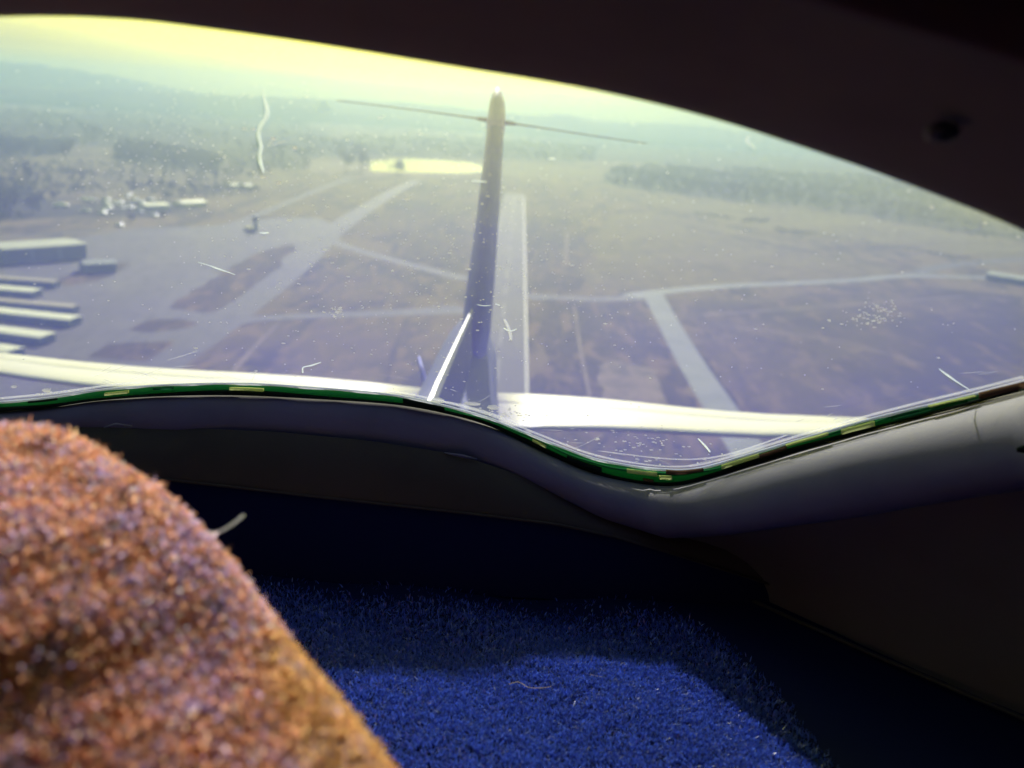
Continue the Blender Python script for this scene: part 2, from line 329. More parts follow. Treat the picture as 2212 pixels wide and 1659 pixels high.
# far hills
def hills(name, prof, y0, depth, seed):
    rr = random.Random(seed); V = []; ncol = 60; nrow = 13
    xs = np.linspace(prof[0][0], prof[-1][0], ncol)
    for j in range(nrow):
        s = j/(nrow-1); g = math.sin(math.pi*min(s*1.0, 1.0))**1.2
        for k, x in enumerate(xs):
            yy = y0 + (s-.5)*depth*2
            d = ray(x, interp(x, prof)); t = y0/d.y; top = max(0, CAM.z + d.z*t)
            wx = d.x*t
            V.append((wx, yy, top*g*(1 + (.06*math.sin(k*1.7+j*2.1) if 0 < j < nrow-1 else 0)) - (30 if j in (0, nrow-1) else 0)))
    tag(obj(name, V, grid_faces(nrow, ncol), MT['hill'], smooth=True), kind='structure')
hills('hills', [(-700, 150), (-400, 128), (-100, 131), (0, 136), (60, 138), (150, 150), (250, 166), (350, 186), (420, 199), (520, 212)], 5700, 800, 1)
hills('hills', [(500, 214), (620, 212), (760, 218), (900, 224), (1040, 240), (1120, 248), (1180, 250), (1230, 249), (1262, 257), (1300, 264), (1400, 266), (1500, 270), (1600, 283), (1800, 292), (2300, 320)], 5200, 600, 2)
hills('hills', [(-300, 178), (0, 186), (120, 190), (260, 192), (300, 198), (420, 203), (560, 209), (700, 216)], 4600, 350, 3)

# ------------------------------------------------------------------ trees
def leaf_cloud(rg, n, rx, ry, rz, zc, size, lumps=9):
    """leaf-sized faces spread over lumps inside a crown"""
    c = rg.normal(size=(lumps, 3)); c /= np.linalg.norm(c, axis=1)[:, None]; c *= rg.uniform(.25, .8, (lumps, 1))
    lr = rg.uniform(.3, .5, lumps); i = rg.integers(0, lumps, n)
    d = rg.normal(size=(n, 3)); d /= np.linalg.norm(d, axis=1)[:, None]
    p = (c[i] + d*(lr[i]*rg.uniform(.6, 1.05, n))[:, None])*np.array([rx, ry, rz]) + np.array([0, 0, zc])
    a = rg.normal(size=(n, 3)); a /= np.linalg.norm(a, axis=1)[:, None]
    b = np.cross(a, rg.normal(size=(n, 3))); b /= np.linalg.norm(b, axis=1)[:, None]
    s = size*rg.uniform(.6, 1.4, (n, 1))
    return np.stack([p - a*s, p + b*s, p + a*s], 1).reshape(-1, 3)
def tree_protos():
    out = []
    for k in range(5):
        rg = np.random.default_rng(50+k)
        rx = rg.uniform(.30, .42); V = leaf_cloud(rg, 520, rx, rx, .40, .60, .045, 10)
        if k == 3: V = leaf_cloud(rg, 520, .20, .20, .46, .54, .04, 14)          # narrow
        if k == 4: V = leaf_cloud(rg, 520, .62, .62, .44, .50, .06, 12)          # broad bush
        out.append((V, np.arange(len(V)).reshape(-1, 3)))
    return out
TP = tree_protos()
crown_mesh, trunk_mesh = [], []
def make_tree(px, py, hpx, k, label, name='tree', group=None, wide=1.0):
    p = G(px, py); dist = (p - CAM).length; h = hpx/F*dist
    root = empty(name, p); tag(root, label, 'tree', group)
    V, Fc = TP[k]
    c = npobj('crown', V*np.array([h*wide, h*wide, h]), Fc, MT['leaf'], root)
    path = [(0, 0, -.2), (.01*h, 0, h*.2), (-.005*h, .01*h, h*.45), (0, 0, h*.7)]
    v, fs = tube_vf(path, [h*.03, h*.024, h*.017, h*.008], 7)
    for q in range(3):                       # limbs
        a = q*2.1 + k; z = h*(.32 + .08*q)
        v2, f2 = tube_vf([(0, 0, z), (math.cos(a)*h*.12*wide, math.sin(a)*h*.12*wide, z + h*.12), (math.cos(a)*h*.2*wide, math.sin(a)*h*.2*wide, z + h*.2)], [h*.012, h*.008, h*.004], 5)
        n = len(v); v += v2; fs += [tuple(i+n for i in x) for x in f2]
    obj('trunk', v, fs, MT['bark'], root, smooth=True)
    root.rotation_euler.z = (px*1.7) % 6.28
    return root
make_tree(748, 370, 50, 0, 'left half of the pair of dark trees beside the pond')
make_tree(780, 370, 52, 1, 'right half of the pair of dark trees beside the pond')
make_tree(862, 376, 33, 4, 'low round bushy tree standing in front of the bright pond', wide=1.0)
make_tree(62, 405, 52, 3, 'tall dark tree at the edge of the wood above the leftmost parked car')
make_tree(140, 345, 42, 0, 'dark tree standing alone in the pale meadow')
make_tree(290, 415, 34, 3, 'narrow tree left of the row behind the car park')
make_tree(326, 414, 32, 3, 'narrow tree second in the row behind the car park')
make_tree(349, 412, 28, 1, 'small round tree third in the row behind the car park')
make_tree(372, 416, 26, 1, 'small round tree fourth in the row behind the car park')
make_tree(363, 432, 22, 4, 'low shrub between the two white sheds')
make_tree(412, 412, 24, 0, 'small tree at the far end of the row behind the white shed')
make_tree(18, 470, 60, 1, 'large dark tree at the left edge behind the big hangar')
make_tree(70, 462, 44, 0, 'dark tree behind the big hangar beside the leftmost parked car')
make_tree(285, 478, 16, 4, 'low dark tree in front of the parked cars')
make_tree(350, 472, 15, 4, 'low bushy tree below the long white shed')

def wood(name, label, spots, seg=70, hmin=11, hmax=18):
    rg = np.random.default_rng(len(spots)+3); Vs = []
    for (x, y) in spots:
        h = hmin + (hmax-hmin)*rg.beta(1.6, 1.6); h *= 1 + .25*math.sin(x*.021+y*.013); rx = h*rg.uniform(.28, .45)
        V = leaf_cloud(rg, seg, rx, rx, h*.42, h*.56, h*.075, 6)
        Vs.append(V + np.array([x, y, 0]))
    V = np.concatenate(Vs)
    return tag(npobj(name, V, np.arange(len(V)).reshape(-1, 3), MT['leaf']), label, 'wood', kind='stuff')
def scatter(poly_px, n, rg):
    P = np.array([G(*p)[:2] for p in poly_px]); lo, hi = P.min(0), P.max(0); out = []
    while len(out) < n:
        q = rg.uniform(lo, hi); ins = False; j = len(P)-1
        for i in range(len(P)):
            if (P[i, 1] > q[1]) != (P[j, 1] > q[1]) and q[0] < (P[j, 0]-P[i, 0])*(q[1]-P[i, 1])/(P[j, 1]-P[i, 1]) + P[i, 0]: ins = not ins
            j = i
        if ins: out.append(tuple(q))
    return out
rg0 = np.random.default_rng(11)
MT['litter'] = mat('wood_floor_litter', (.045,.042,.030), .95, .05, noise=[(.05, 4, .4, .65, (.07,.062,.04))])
wood('wood', 'long blue hazy wood beyond the stubble field', scatter([(1300, 395), (1355, 408), (1478, 424), (1600, 440), (1723, 444), (1825, 460), (1927, 478), (2009, 489), (2090, 505), (2300, 535), (2300, 440), (2000, 400), (1700, 380), (1480, 370), (1330, 365)], 1500, rg0), 80, 12, 20)
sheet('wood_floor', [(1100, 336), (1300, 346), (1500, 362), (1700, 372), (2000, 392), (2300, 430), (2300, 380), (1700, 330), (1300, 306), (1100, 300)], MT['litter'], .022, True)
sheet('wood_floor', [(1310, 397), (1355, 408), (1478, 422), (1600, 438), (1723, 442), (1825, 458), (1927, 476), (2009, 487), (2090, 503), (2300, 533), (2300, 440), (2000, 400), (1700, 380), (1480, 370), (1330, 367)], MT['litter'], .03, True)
wood('wood', 'hazy wood behind the bright pond', scatter([(500, 365), (668, 366), (670, 340), (800, 338), (1040, 345), (1300, 352), (1290, 320), (1000, 300), (700, 300), (480, 330)], 1200, rg0), 60, 10, 17)
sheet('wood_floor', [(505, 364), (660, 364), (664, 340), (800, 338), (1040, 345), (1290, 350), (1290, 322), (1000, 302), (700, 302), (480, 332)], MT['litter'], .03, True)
wood('wood', 'dark blue wood left of the meadow', scatter([(-80, 345), (60, 340), (160, 335), (160, 312), (-80, 305)], 300, rg0), 90, 12, 19)
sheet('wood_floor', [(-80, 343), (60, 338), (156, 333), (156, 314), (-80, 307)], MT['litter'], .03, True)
wood('wood', 'dark clump of wood in the middle of the left distance', scatter([(250, 352), (340, 360), (470, 372), (490, 345), (330, 320), (250, 322)], 340, rg0), 90, 11, 18)
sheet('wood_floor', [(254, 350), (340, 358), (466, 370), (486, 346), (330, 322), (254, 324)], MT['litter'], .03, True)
wood('wood', 'scattered dark scrub around the car park', scatter([(-60, 480), (60, 476), (95, 470), (98, 436), (150, 424), (270, 416), (340, 424), (380, 432), (440, 432), (560, 420), (500, 400), (420, 408), (300, 402), (110, 412), (60, 400), (-60, 400)], 380, rg0), 60, 4, 10)
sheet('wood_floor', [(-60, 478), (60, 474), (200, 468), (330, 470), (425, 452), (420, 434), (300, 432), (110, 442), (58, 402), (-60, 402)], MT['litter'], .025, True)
wood('wood', 'dark band of bushes across the pale clearing', scatter([(85, 375), (150, 378), (210, 384), (205, 374), (130, 366), (85, 366)], 70, rg0), 60, 5, 9)
wood('wood', 'far hazy woods along the horizon', scatter([(-200, 300), (500, 318), (1100, 312), (1700, 350), (2300, 400), (2300, 364), (1200, 290), (600, 248), (-200, 214)], 1600, rg0), 26, 14, 24)
wood('wood', 'sparse bluish woodland across the far left plain', scatter([(-120, 345), (160, 322), (460, 340), (690, 338), (700, 300), (640, 262), (300, 246), (-120, 238)], 1900, rg0), 34, 9, 18)
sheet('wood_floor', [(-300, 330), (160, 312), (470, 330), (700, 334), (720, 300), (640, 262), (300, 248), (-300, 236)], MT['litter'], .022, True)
wood('wood', 'loose trees between the meadow and the sheds', scatter([(-60, 415), (250, 412), (420, 405), (640, 372), (600, 352), (430, 372), (200, 352), (-60, 352)], 260, rg0), 60, 6, 14)
wood('wood', 'ragged trees in front of the long right-hand wood', scatter([(1300, 402), (1478, 432), (1723, 452), (1927, 488), (2090, 514), (2260, 545), (2260, 520), (1927, 470), (1723, 436), (1478, 416), (1300, 385)], 110, rg0), 60, 5, 12)
wood('hedge', 'broken dark hedge across the stubble field', [tuple((G(x, y))[:2]) for x, y in
     [(1502+i*5+random.uniform(-2, 2), 466+i*.62) for i in range(17)] + [(1604+i*3.4, 482+random.uniform(-3, 3)) for i in range(17)] + [(1674+i*4, 498+i*.68) for i in range(19)] + [(1750+i*11, 511+i*1.75+random.uniform(-1, 1)) for i in range(34)]], 70, 4.0, 6.5)

# ------------------------------------------------------------------ airfield buildings
def gable(name, a_px, b_px, depth, wall_h, roof_h, mroof, mwall, label, cat, doors=0, overhang=.5, group=None, back=True):
    """long gabled building whose near eave runs on the ground from a to b; depth away from the viewer"""
    A, B = G(*a_px), G(*b_px); t = (B - A); Lb = t.length; t.normalize(); n = Vector((-t.y, t.x, 0))
    if n.y < 0: n = -n
    root = empty(name, (A + B)/2); tag(root, label, cat, group); ang = math.atan2(t.y, t.x); root.rotation_euler.z = ang
    h2 = Lb/2; D = depth
    v = [(-h2, 0, -.3), (h2, 0, -.3), (h2, D, -.3), (-h2, D, -.3), (-h2, 0, wall_h), (h2, 0, wall_h), (h2, D, wall_h), (-h2, D, wall_h), (-h2, D/2, wall_h+roof_h), (h2, D/2, wall_h+roof_h)]
    obj('wall', v, [(0, 1, 5, 4), (2, 3, 7, 6), (1, 2, 6, 9, 5), (3, 0, 4, 8, 7)], mwall, root)
    o = overhang; k = roof_h/(D/2); th = .18; rv = []; rf = []
    for y0, y1, z0, z1 in ((-o, D/2, wall_h - o*k + .06, wall_h+roof_h+.06), (D/2, D+o, wall_h+roof_h+.06, wall_h - o*k + .06)):
        b = len(rv); rv += [(-h2-o, y0, z0), (h2+o, y0, z0), (h2+o, y1, z1), (-h2-o, y1, z1)] + [(-h2-o, y0, z0+th), (h2+o, y0, z0+th), (h2+o, y1, z1+th), (-h2-o, y1, z1+th)]
        rf += [(b+3, b+2, b+1, b), (b+4, b+5, b+6, b+7), (b, b+1, b+5, b+4), (b+1, b+2, b+6, b+5), (b+2, b+3, b+7, b+6), (b+3, b, b+4, b+7)]
    obj('roof', rv, rf, mroof, root)
    for q in range(doors):
        wd = Lb/doors; x0 = -h2 + q*wd + wd*.08; x1 = x0 + wd*.84; bv, bf = box_vf((x0+x1)/2, -.05, wall_h*.43, x1-x0, .16, wall_h*.84)
        obj('hangar_door', bv, bf, MT['door_metal'], root)
    return root
gable('hangar', (8, 572), (188, 558), 26, 8.5, 1.0, MT['roof_grey'], MT['wall_grey'], 'big blue-grey hangar with a pale roof, largest building on the airfield', 'hangar', doors=3)
gable('shed', (183, 591), (252, 588), 12, 5.0, 1.2, MT['wall_grey'], MT['wall_grey'], 'small blue-grey shed in front of the big hangar', 'shed', doors=1)
rows = [((-330, 592), (119, 623), 'roof_tan', 'tan-roofed hangar row farthest back, nearest the small shed'), ((-330, 610), (70, 645), 'roof_white', 'short white-roofed hangar row between the two tan-roofed rows'),
        ((-330, 636), (156, 679), 'roof_tan', 'tan-roofed hangar row close behind the longest white roof'), ((-330, 655), (150, 707), 'roof_white', 'longest white-roofed hangar row, reaching farthest towards the taxiway'),
        ((-330, 692), (88, 746), 'roof_white', 'white-roofed hangar row in front of the longest one'), ((-330, 730), (16, 779), 'roof_white', 'nearest white-roofed hangar row, just above the white tailplane')]
for a, b, m, lab in rows:
    gable('hangar_row', a, b, 9.0 if m == 'roof_white' else 6.0, 3.0, .35, MT[m], MT['wall_grey'], lab, 'hangar', doors=9, overhang=.3, group='hangar rows beside the apron')
gable('shed', (318, 455), (368, 453), 16, 4.0, 1.4, MT['roof_white'], MT['wall_white'], 'white shed with the dull roof, nearer the parked cars', 'shed')
gable('shed', (396, 449), (447, 446), 14, 4.0, 1.4, MT['roof_white'], MT['wall_white'], 'bright white shed at the end of the car park', 'shed')
gable('shed', (498, 407), (545, 408), 16, 3.5, 1.2, MT['roof_white'], MT['wall_white'], 'pale shed under the wavy white scratch', 'shed')
gable('barn', (2128, 604), (2235, 622), 14, 4.5, 1.6, MT['roof_grey'], MT['wall_grey'], 'dark blue barn with a pale roof beyond the right-hand fields', 'barn', doors=3)
# control tower
p = G(552, 500); tw = empty('control_tower', p); tag(tw, 'slim control tower with a dark glazed cab standing on the apron', 'tower')
v, fs = tube_vf([(0, 0, -.2), (0, 0, 4), (0, 0, 8.2)], [2.2, 1.7, 1.5], 8); obj('shaft', v, fs, MT['wall_grey'], tw)
v, fs = tube_vf([(0, 0, 8.2), (0, 0, 8.6), (0, 0, 11.4), (0, 0, 11.5)], [2.2, 2.5, 3.0, 2.9], 8); obj('cab', v, fs, MT['dark_glass'], tw)
v, fs = tube_vf([(0, 0, 11.5), (0, 0, 11.9), (0, 0, 12.3)], [3.3, 3.2, .6], 8); obj('roof', v, fs, MT['wall_grey'], tw)
v, fs = tube_vf([(0, 0, 12.3), (0, 0, 15)], [.08, .04], 5); obj('mast', v, fs, MT['steel'], tw)
v, fs = box_vf(-4.5, -1, 1.4, 7, 5, 3.2); obj('shadow_block', v, fs, MT['dark_glass'], tw)  # dark box standing in for the tower's shadow on the apron

# parked cars, glinting
def car_mesh():
    bm = bmesh.new()
    prof = [(-2.2, .35), (-2.2, .85), (-1.9, .95), (-1.3, 1.0), (-.7, 1.45), (.7, 1.47), (1.35, 1.0), (2.1, .88), (2.25, .6), (2.2, .35)]
    for s in (-.85, .85):
        for x, z in prof:
            bm.verts.new((x, s*(.8 if z > 1.2 else 1), z))
    bm.verts.ensure_lookup_table(); n = len(prof)
    for i in range(n):
        j = (i+1) % n; bm.faces.new((bm.verts[i], bm.verts[j], bm.verts[n+j], bm.verts[n+i]))
    bm.faces.new([bm.verts[i] for i in range(n-1, -1, -1)]); bm.faces.new([bm.verts[n+i] for i in range(n)])
    me = bpy.data.meshes.new('body'); bm.to_mesh(me); bm.free(); me.polygons.foreach_set('use_smooth', [True]*len(me.polygons)); return me
cm = [car_mesh(), car_mesh()]; cm[0].materials.append(MT['car_white']); cm[1].materials.append(MT['car_silver'])
gv, gf = box_vf(0, 0, 1.2, 2.2, 1.5, .3); glass_me = obj('window_glass', gv, gf, MT['dark_glass']); gm = glass_me.data; bpy.data.objects.remove(glass_me)
wv, wf = tube_vf([(0, -.9, .32), (0, -.7, .32)], .33, 10); wo = obj('wheel', wv, wf, MT['seal_dark']); wm = wo.data; bpy.data.objects.remove(wo)
cars = [(131, 446, 1.9, 'brightest parked vehicle, a large white van standing apart at the left end'), (187, 432, 1.2, 'white car second from the bright van, back row'), (198, 430, 1.2, 'white car touching the back row tree line'), (185, 456, 1.2, 'white car in the front row, nearest the bright van'),
        (230, 431, 1.4, 'long white car in the middle of the back row'), (248, 440, 1.3, 'white car in the centre of the car park'), (221, 461, 1.2, 'white car lowest in the front row'), (229, 451, 1.1, 'pale car just behind the lowest front car'),
        (261, 437, 1.0, 'small pale car right of the central white car'), (280, 420, 1.0, 'small pale car highest in the back row under the narrow tree'), (289, 434, 1.0, 'pale car midway between the central car and the dull shed'), (307, 439, 1.0, 'pale car left of the dull white shed'),
        (325, 431, 1.3, 'bright car right behind the dull white shed'), (333, 466, 1.1, 'lone pale car below the dull white shed'), (258, 487, 1.1, 'lone pale car on the road behind the big hangar')]
for k in range(16):
    cars.append((random.uniform(150, 335), random.uniform(424, 462), random.uniform(.9, 1.15), 'small pale car in the scattered rows of the car park'))
for i, (px, py, s, lab) in enumerate(cars):
    c = empty('parked_car', G(px, py+2)); tag(c, lab, 'car', 'cars parked beyond the hangars'); c.scale = (s*1.5, s*1.5, s*1.5); c.rotation_euler.z = R(random.uniform(-25, 25))
    for nm, me in (('body', cm[i % 2]), ('window_glass', gm)):
        o = bpy.data.objects.new(nm, me); col.objects.link(o); o.parent = c
    for wx in (-1.35, 1.4):
        for fy in (0, 1.6):
            o = bpy.data.objects.new('wheel', wm); col.objects.link(o); o.parent = c; o.location = (wx, fy, 0)

# ------------------------------------------------------------------ hazy air
hx = 15500
hz = tag(obj('haze', *box_vf(0, 3200, 119.5, 16000, 8200, 243)), 'thin bluish haze filling the air over the plain', 'haze', kind='stuff')
hm = bpy.data.materials.new('thin_haze'); hm.use_nodes = True; t = hm.node_tree; t.nodes.remove(t.nodes['Principled BSDF'])
pv = t.nodes.new('ShaderNodeVolumePrincipled'); pv.inputs['Color'].default_value = (*HAZE_COLOR, 1); pv.inputs['Density'].default_value = HAZE_DENSITY; pv.inputs['Anisotropy'].default_value = HAZE_ANISO
t.links.new(pv.outputs[0], t.nodes['Material Output'].inputs['Volume']); hz.data.materials.append(hm)

# ------------------------------------------------------------------ the aircraft: tail seen through its own rear window
plane = empty('airplane', mw=M_A); tag(plane, 'white light airplane whose fin and tailplane show behind the rear window', 'airplane')
def airfoil(n=12):                         # half-thickness along the chord (0..1)
    xs = [(1-math.cos(math.pi*i/n))/2 for i in range(n+1)]
    return [(x, 5*(.2969*math.sqrt(x) - .126*x - .3516*x*x + .2843*x**3 - .1036*x**4)) for x in xs]
def section(le, chord, thick, up, n=12):   # closed loop, chord along +y, thickness along `up`
    a = airfoil(n); le = Vector(le); up = Vector(up); c = Vector((0, 1, 0)); out = []
    for x, h in a: out.append(le + c*(x*chord) + up*(h*thick))
    for x, h in a[-2:0:-1]: out.append(le + c*(x*chord) - up*(h*thick))
    return out
def loft(name, secs, m, parent, smooth=True):
    n = len(secs[0]); v = [p for s in secs for p in s]; fs = grid_faces(len(secs), n, True)
    fs += [tuple(range(n-1, -1, -1)), tuple(range((len(secs)-1)*n, len(secs)*n))]
    return obj(name, v, fs, m, parent, smooth)
# fin: leading edge measured at a few heights, swept back
X = Vector((1, 0, 0))
def fin_point(px, py, d): return PA(px, py, d)
fs_ = []
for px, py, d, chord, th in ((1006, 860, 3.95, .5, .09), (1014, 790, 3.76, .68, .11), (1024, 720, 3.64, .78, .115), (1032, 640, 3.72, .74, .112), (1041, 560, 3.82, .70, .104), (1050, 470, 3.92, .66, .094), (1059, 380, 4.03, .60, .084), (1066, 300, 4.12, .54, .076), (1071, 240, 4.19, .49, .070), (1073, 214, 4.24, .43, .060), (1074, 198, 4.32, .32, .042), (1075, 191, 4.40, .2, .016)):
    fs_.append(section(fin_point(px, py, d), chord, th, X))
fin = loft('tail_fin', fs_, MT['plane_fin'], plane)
fin.data.materials.append(mat('lit_flank_paint', (.20,.22,.66), .55, .2))       # lighter colour imitates skylight on the flanks; leading edge keeps the shaded blue
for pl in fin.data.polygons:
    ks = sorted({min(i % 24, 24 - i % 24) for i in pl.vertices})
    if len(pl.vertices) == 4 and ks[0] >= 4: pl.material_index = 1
cap_s = [section(fin_point(px, py, d) , chord, th, X) for px, py, d, chord, th in ((1069, 268, 4.145, .53, .080), (1072, 236, 4.18, .50, .076), (1073, 212, 4.23, .44, .066), (1074, 196, 4.31, .33, .046), (1075, 188, 4.40, .2, .018))]
loft('fin_cap', cap_s, mat('pale_fin_cap', (.40, .36, .74), .6, .2), fin)
rs = []
for px, py, d, chord, th in ((1024, 760, 4.46, .42, .05), (1034, 620, 4.50, .38, .046), (1050, 460, 4.58, .32, .038), (1066, 290, 4.66, .24, .028), (1072, 225, 4.70, .17, .02)):
    rs.append(section(PA(px, py, d), chord, th, X))
loft('rudder', rs, MT['plane_white'], plane)
# tail cone and the ridge that runs up to the fin
def cone_section(y, cx, hw, ztop, zbot, sharp, n=28):
    out = []
    for k in range(n):
        a = 2*math.pi*k/n; s, c = math.sin(a), math.cos(a)
        x = hw*math.copysign(abs(c)**(sharp if s > 0 else .9), c); z = (ztop+zbot)/2 + (ztop-zbot)/2*math.copysign(abs(s)**.9, s)
        out.append(Vector((cx + x, y, z)))
    return out
cxf = PA(1003, 800, 4.2).x
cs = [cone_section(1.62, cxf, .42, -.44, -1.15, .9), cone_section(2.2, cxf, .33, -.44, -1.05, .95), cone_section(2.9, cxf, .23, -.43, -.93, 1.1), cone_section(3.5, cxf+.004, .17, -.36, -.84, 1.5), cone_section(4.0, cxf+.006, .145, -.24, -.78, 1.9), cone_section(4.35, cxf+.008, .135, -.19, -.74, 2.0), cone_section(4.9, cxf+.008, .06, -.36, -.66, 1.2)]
loft('tail_cone', cs, MT['plane_shade'], plane)
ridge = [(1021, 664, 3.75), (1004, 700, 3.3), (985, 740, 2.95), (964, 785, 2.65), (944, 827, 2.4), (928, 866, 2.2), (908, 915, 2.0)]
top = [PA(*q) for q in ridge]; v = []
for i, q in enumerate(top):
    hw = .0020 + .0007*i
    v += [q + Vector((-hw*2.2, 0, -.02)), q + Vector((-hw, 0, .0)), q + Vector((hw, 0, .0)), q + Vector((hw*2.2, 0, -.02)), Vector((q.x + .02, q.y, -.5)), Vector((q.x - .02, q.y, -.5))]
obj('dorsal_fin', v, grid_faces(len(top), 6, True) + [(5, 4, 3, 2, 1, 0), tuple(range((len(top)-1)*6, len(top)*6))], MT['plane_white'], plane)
df = bpy.data.objects['dorsal_fin']; df.data.materials.append(MT['plane_shade'])      # sunlit crest kept white, shade put into the blue-grey sides
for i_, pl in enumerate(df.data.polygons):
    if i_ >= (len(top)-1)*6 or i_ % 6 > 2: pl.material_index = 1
# dark tube standing in for the shaded sliver left of the ridge
v, fs = tube_vf([PA(905, 770, 4.3), PA(912, 800, 4.2), PA(922, 845, 4.1), PA(926, 880, 4.0)], [.004, .009, .014, .016], 8); obj('root_shade', v, fs, MT['plane_fin'], plane, True)
# tailplane halves
zst = -.60
for s, x0, name in ((-1, PA(914, 832, 4.6).x, 'stabilizer'), (1, PA(1062, 846, 4.6).x, 'stabilizer')):
    secs, el = [], []
    for q in np.linspace(0, 1, 9):
        x = x0 + s*(2.15 if s < 0 else 1.8)*q; le = 3.58 + .50*q + (.12*max(0, q-.7)/.3 if s > 0 else 0); te = 4.36 + .04*q; tip = 1.0 if q < .95 else .55
        if q == 0 and s > 0: le += 0
        up = Vector((0, 0, 1)); th = .05*(1-.35*q)*tip
        zq = zst + .01*math.sin(q*7) + (.055*q if s < 0 else 0)
        secs.append(section((x, le + (0 if q < .95 else .06), zq), te - le - (0 if q < .95 else .06), th, up))
        el.append(section((x + s*.004, te - .07, zq + .001), (4.68 - .10*q) - te + .07, th*.62, up))
    st = loft(name, secs, MT['plane_white'], plane)
    loft('elevator', el, MT['plane_white'], st)
# whisker antennas on the fin
for pts in ([(1052, 259, 4.28), (990, 250, 4.24), (900, 238, 4.2), (810, 227, 4.16), (728, 217, 4.12)], [(1092, 265, 4.28), (1150, 273, 4.24), (1240, 287, 4.2), (1320, 299, 4.16), (1398, 310, 4.12)]):
    P = [PA(*q) for q in pts]; an = tube_vf(P, [.005, .0032, .0026, .0022, .0018], 6)
    a = obj('antenna_rod', *an, MT['antenna'], plane, True)
    d = (P[1]-P[0]).normalized(); obj('antenna_socket', *tube_vf([P[0] - d*.05, P[0] + d*.045], [.014, .008], 8), MT['antenna'], a, True)

# ------------------------------------------------------------------ the cabin round the camera
TOP = [(-800, 440), (-700, 250), (-500, 90), (-250, 38), (0, 29), (120, 29), (200, 32), (300, 39), (380, 49), (600, 80), (800, 112), (1000, 145), (1150, 169), (1300, 196), (1450, 230), (1580, 265), (1700, 303), (1800, 336), (1900, 370), (2060, 430), (2212, 492), (2350, 565), (2470, 645), (2560, 725)]
BOT = [(-800, 460), (-700, 720), (-500, 900), (-250, 905), (0, 886), (100, 878), (200, 863), (330, 853), (500, 850), (680, 858), (850, 870), (960, 889), (1050, 914), (1130, 950), (1200, 985), (1290, 1021), (1380, 1040), (1460, 1045), (1530, 1030), (1620, 1003), (1700, 978), (1800, 949), (1900, 921), (2060, 880), (2212, 840), (2350, 803), (2470, 768), (2560, 735)]
TOPC = smooth_curve([(x, y, 0) for x, y in TOP], 5); BOTC = smooth_curve([(x, y, 0) for x, y in BOT], 5)
D_T = [(-800, .60), (0, .60), (600, .62), (1600, .62), (2212, .60), (2560, .66)]
D_B = [(-800, .62), (-500, .95), (0, 1.28), (500, 1.38), (1000, 1.40), (1400, 1.385), (1500, 1.33), (1650, 1.23), (1800, 1.15), (2212, .97), (2400, .82), (2560, .67)]
def ytop(x): return interp(x, [(p.x, p.y) for p in TOPC])
def ybot(x): return interp(x, [(p.x, p.y) for p in BOTC])
tp3 = [PA(p.x, p.y, interp(p.x, D_T)) for p in TOPC]; bt3 = [PA(p.x, p.y, interp(p.x, D_B)) for p in BOTC]

gapw = [(-300, 12), (0, 15), (250, 17), (550, 20), (800, 16), (1000, 9), (1100, 12), (1200, 22), (1330, 28), (1440, 29), (1520, 20), (1700, 18), (1900, 18), (2100, 14), (2300, 11)]
# window pane: a ruled, slightly bowed sheet 4 mm thick
NC, NR = 90, 14
def pane_pt(px, s, off=0.0):               # s = 0 at the top edge, 1 at the bottom
    a = PA(px, ytop(px) - 10*(1-s), interp(px, D_T)); b = PA(px, ybot(px) - interp(px, gapw) - 1, interp(px, D_B) - .012)
    p = a.lerp(b, s); bow = .05*math.sin(math.pi*s); return p + Vector((0, bow*.45 + off*.4, bow + off))
xs = np.linspace(-795, 2555, NC); v = []
for off in (0.0, .004):
    for i in range(NR):
        for x in xs: v.append(pane_pt(x, i/(NR-1), off))
n1 = NR*NC; fs = [q[::-1] for q in grid_faces(NR, NC)] + [tuple(k+n1 for k in q) for q in grid_faces(NR, NC)]
for j in range(NC-1):
    fs += [(j, j+1, n1+j+1, n1+j), ((NR-1)*NC+j+1, (NR-1)*NC+j, n1+(NR-1)*NC+j, n1+(NR-1)*NC+j+1)]
for i in range(NR-1):
    fs += [((i+1)*NC, i*NC, n1+i*NC, n1+(i+1)*NC), (i*NC+NC-1, (i+1)*NC+NC-1, n1+(i+1)*NC+NC-1, n1+i*NC+NC-1)]
window = tag(obj('rear_window', v, fs, MT['pane'], smooth=True, mw=M_A), 'scratched dusty acrylic rear window of the cabin', kind='structure')
def on_pane(px, py, off=.0055):
    """point of the pane that is seen at px, py"""
    lo, hi = 0.0, 1.0
    def v_of(s):
        q = M_A @ pane_pt(px, s, off) - CAM; dz = q.dot(f_); return W2/2 + F*q.dot(r_)/dz, H2/2 - F*q.dot(u_)/dz
    x = px
    for _ in range(3):
        lo, hi = 0.0, 1.0
        for _ in range(22):
            m = (lo+hi)/2
            q = M_A @ pane_pt(x, m, off) - CAM; dz = q.dot(f_); yy = H2/2 - F*q.dot(u_)/dz
            if yy < py: lo = m
            else: hi = m
        q = M_A @ pane_pt(x, lo, off) - CAM; xx = W2/2 + F*q.dot(r_)/q.dot(f_); x += px - xx
    return pane_pt(x, lo, off)
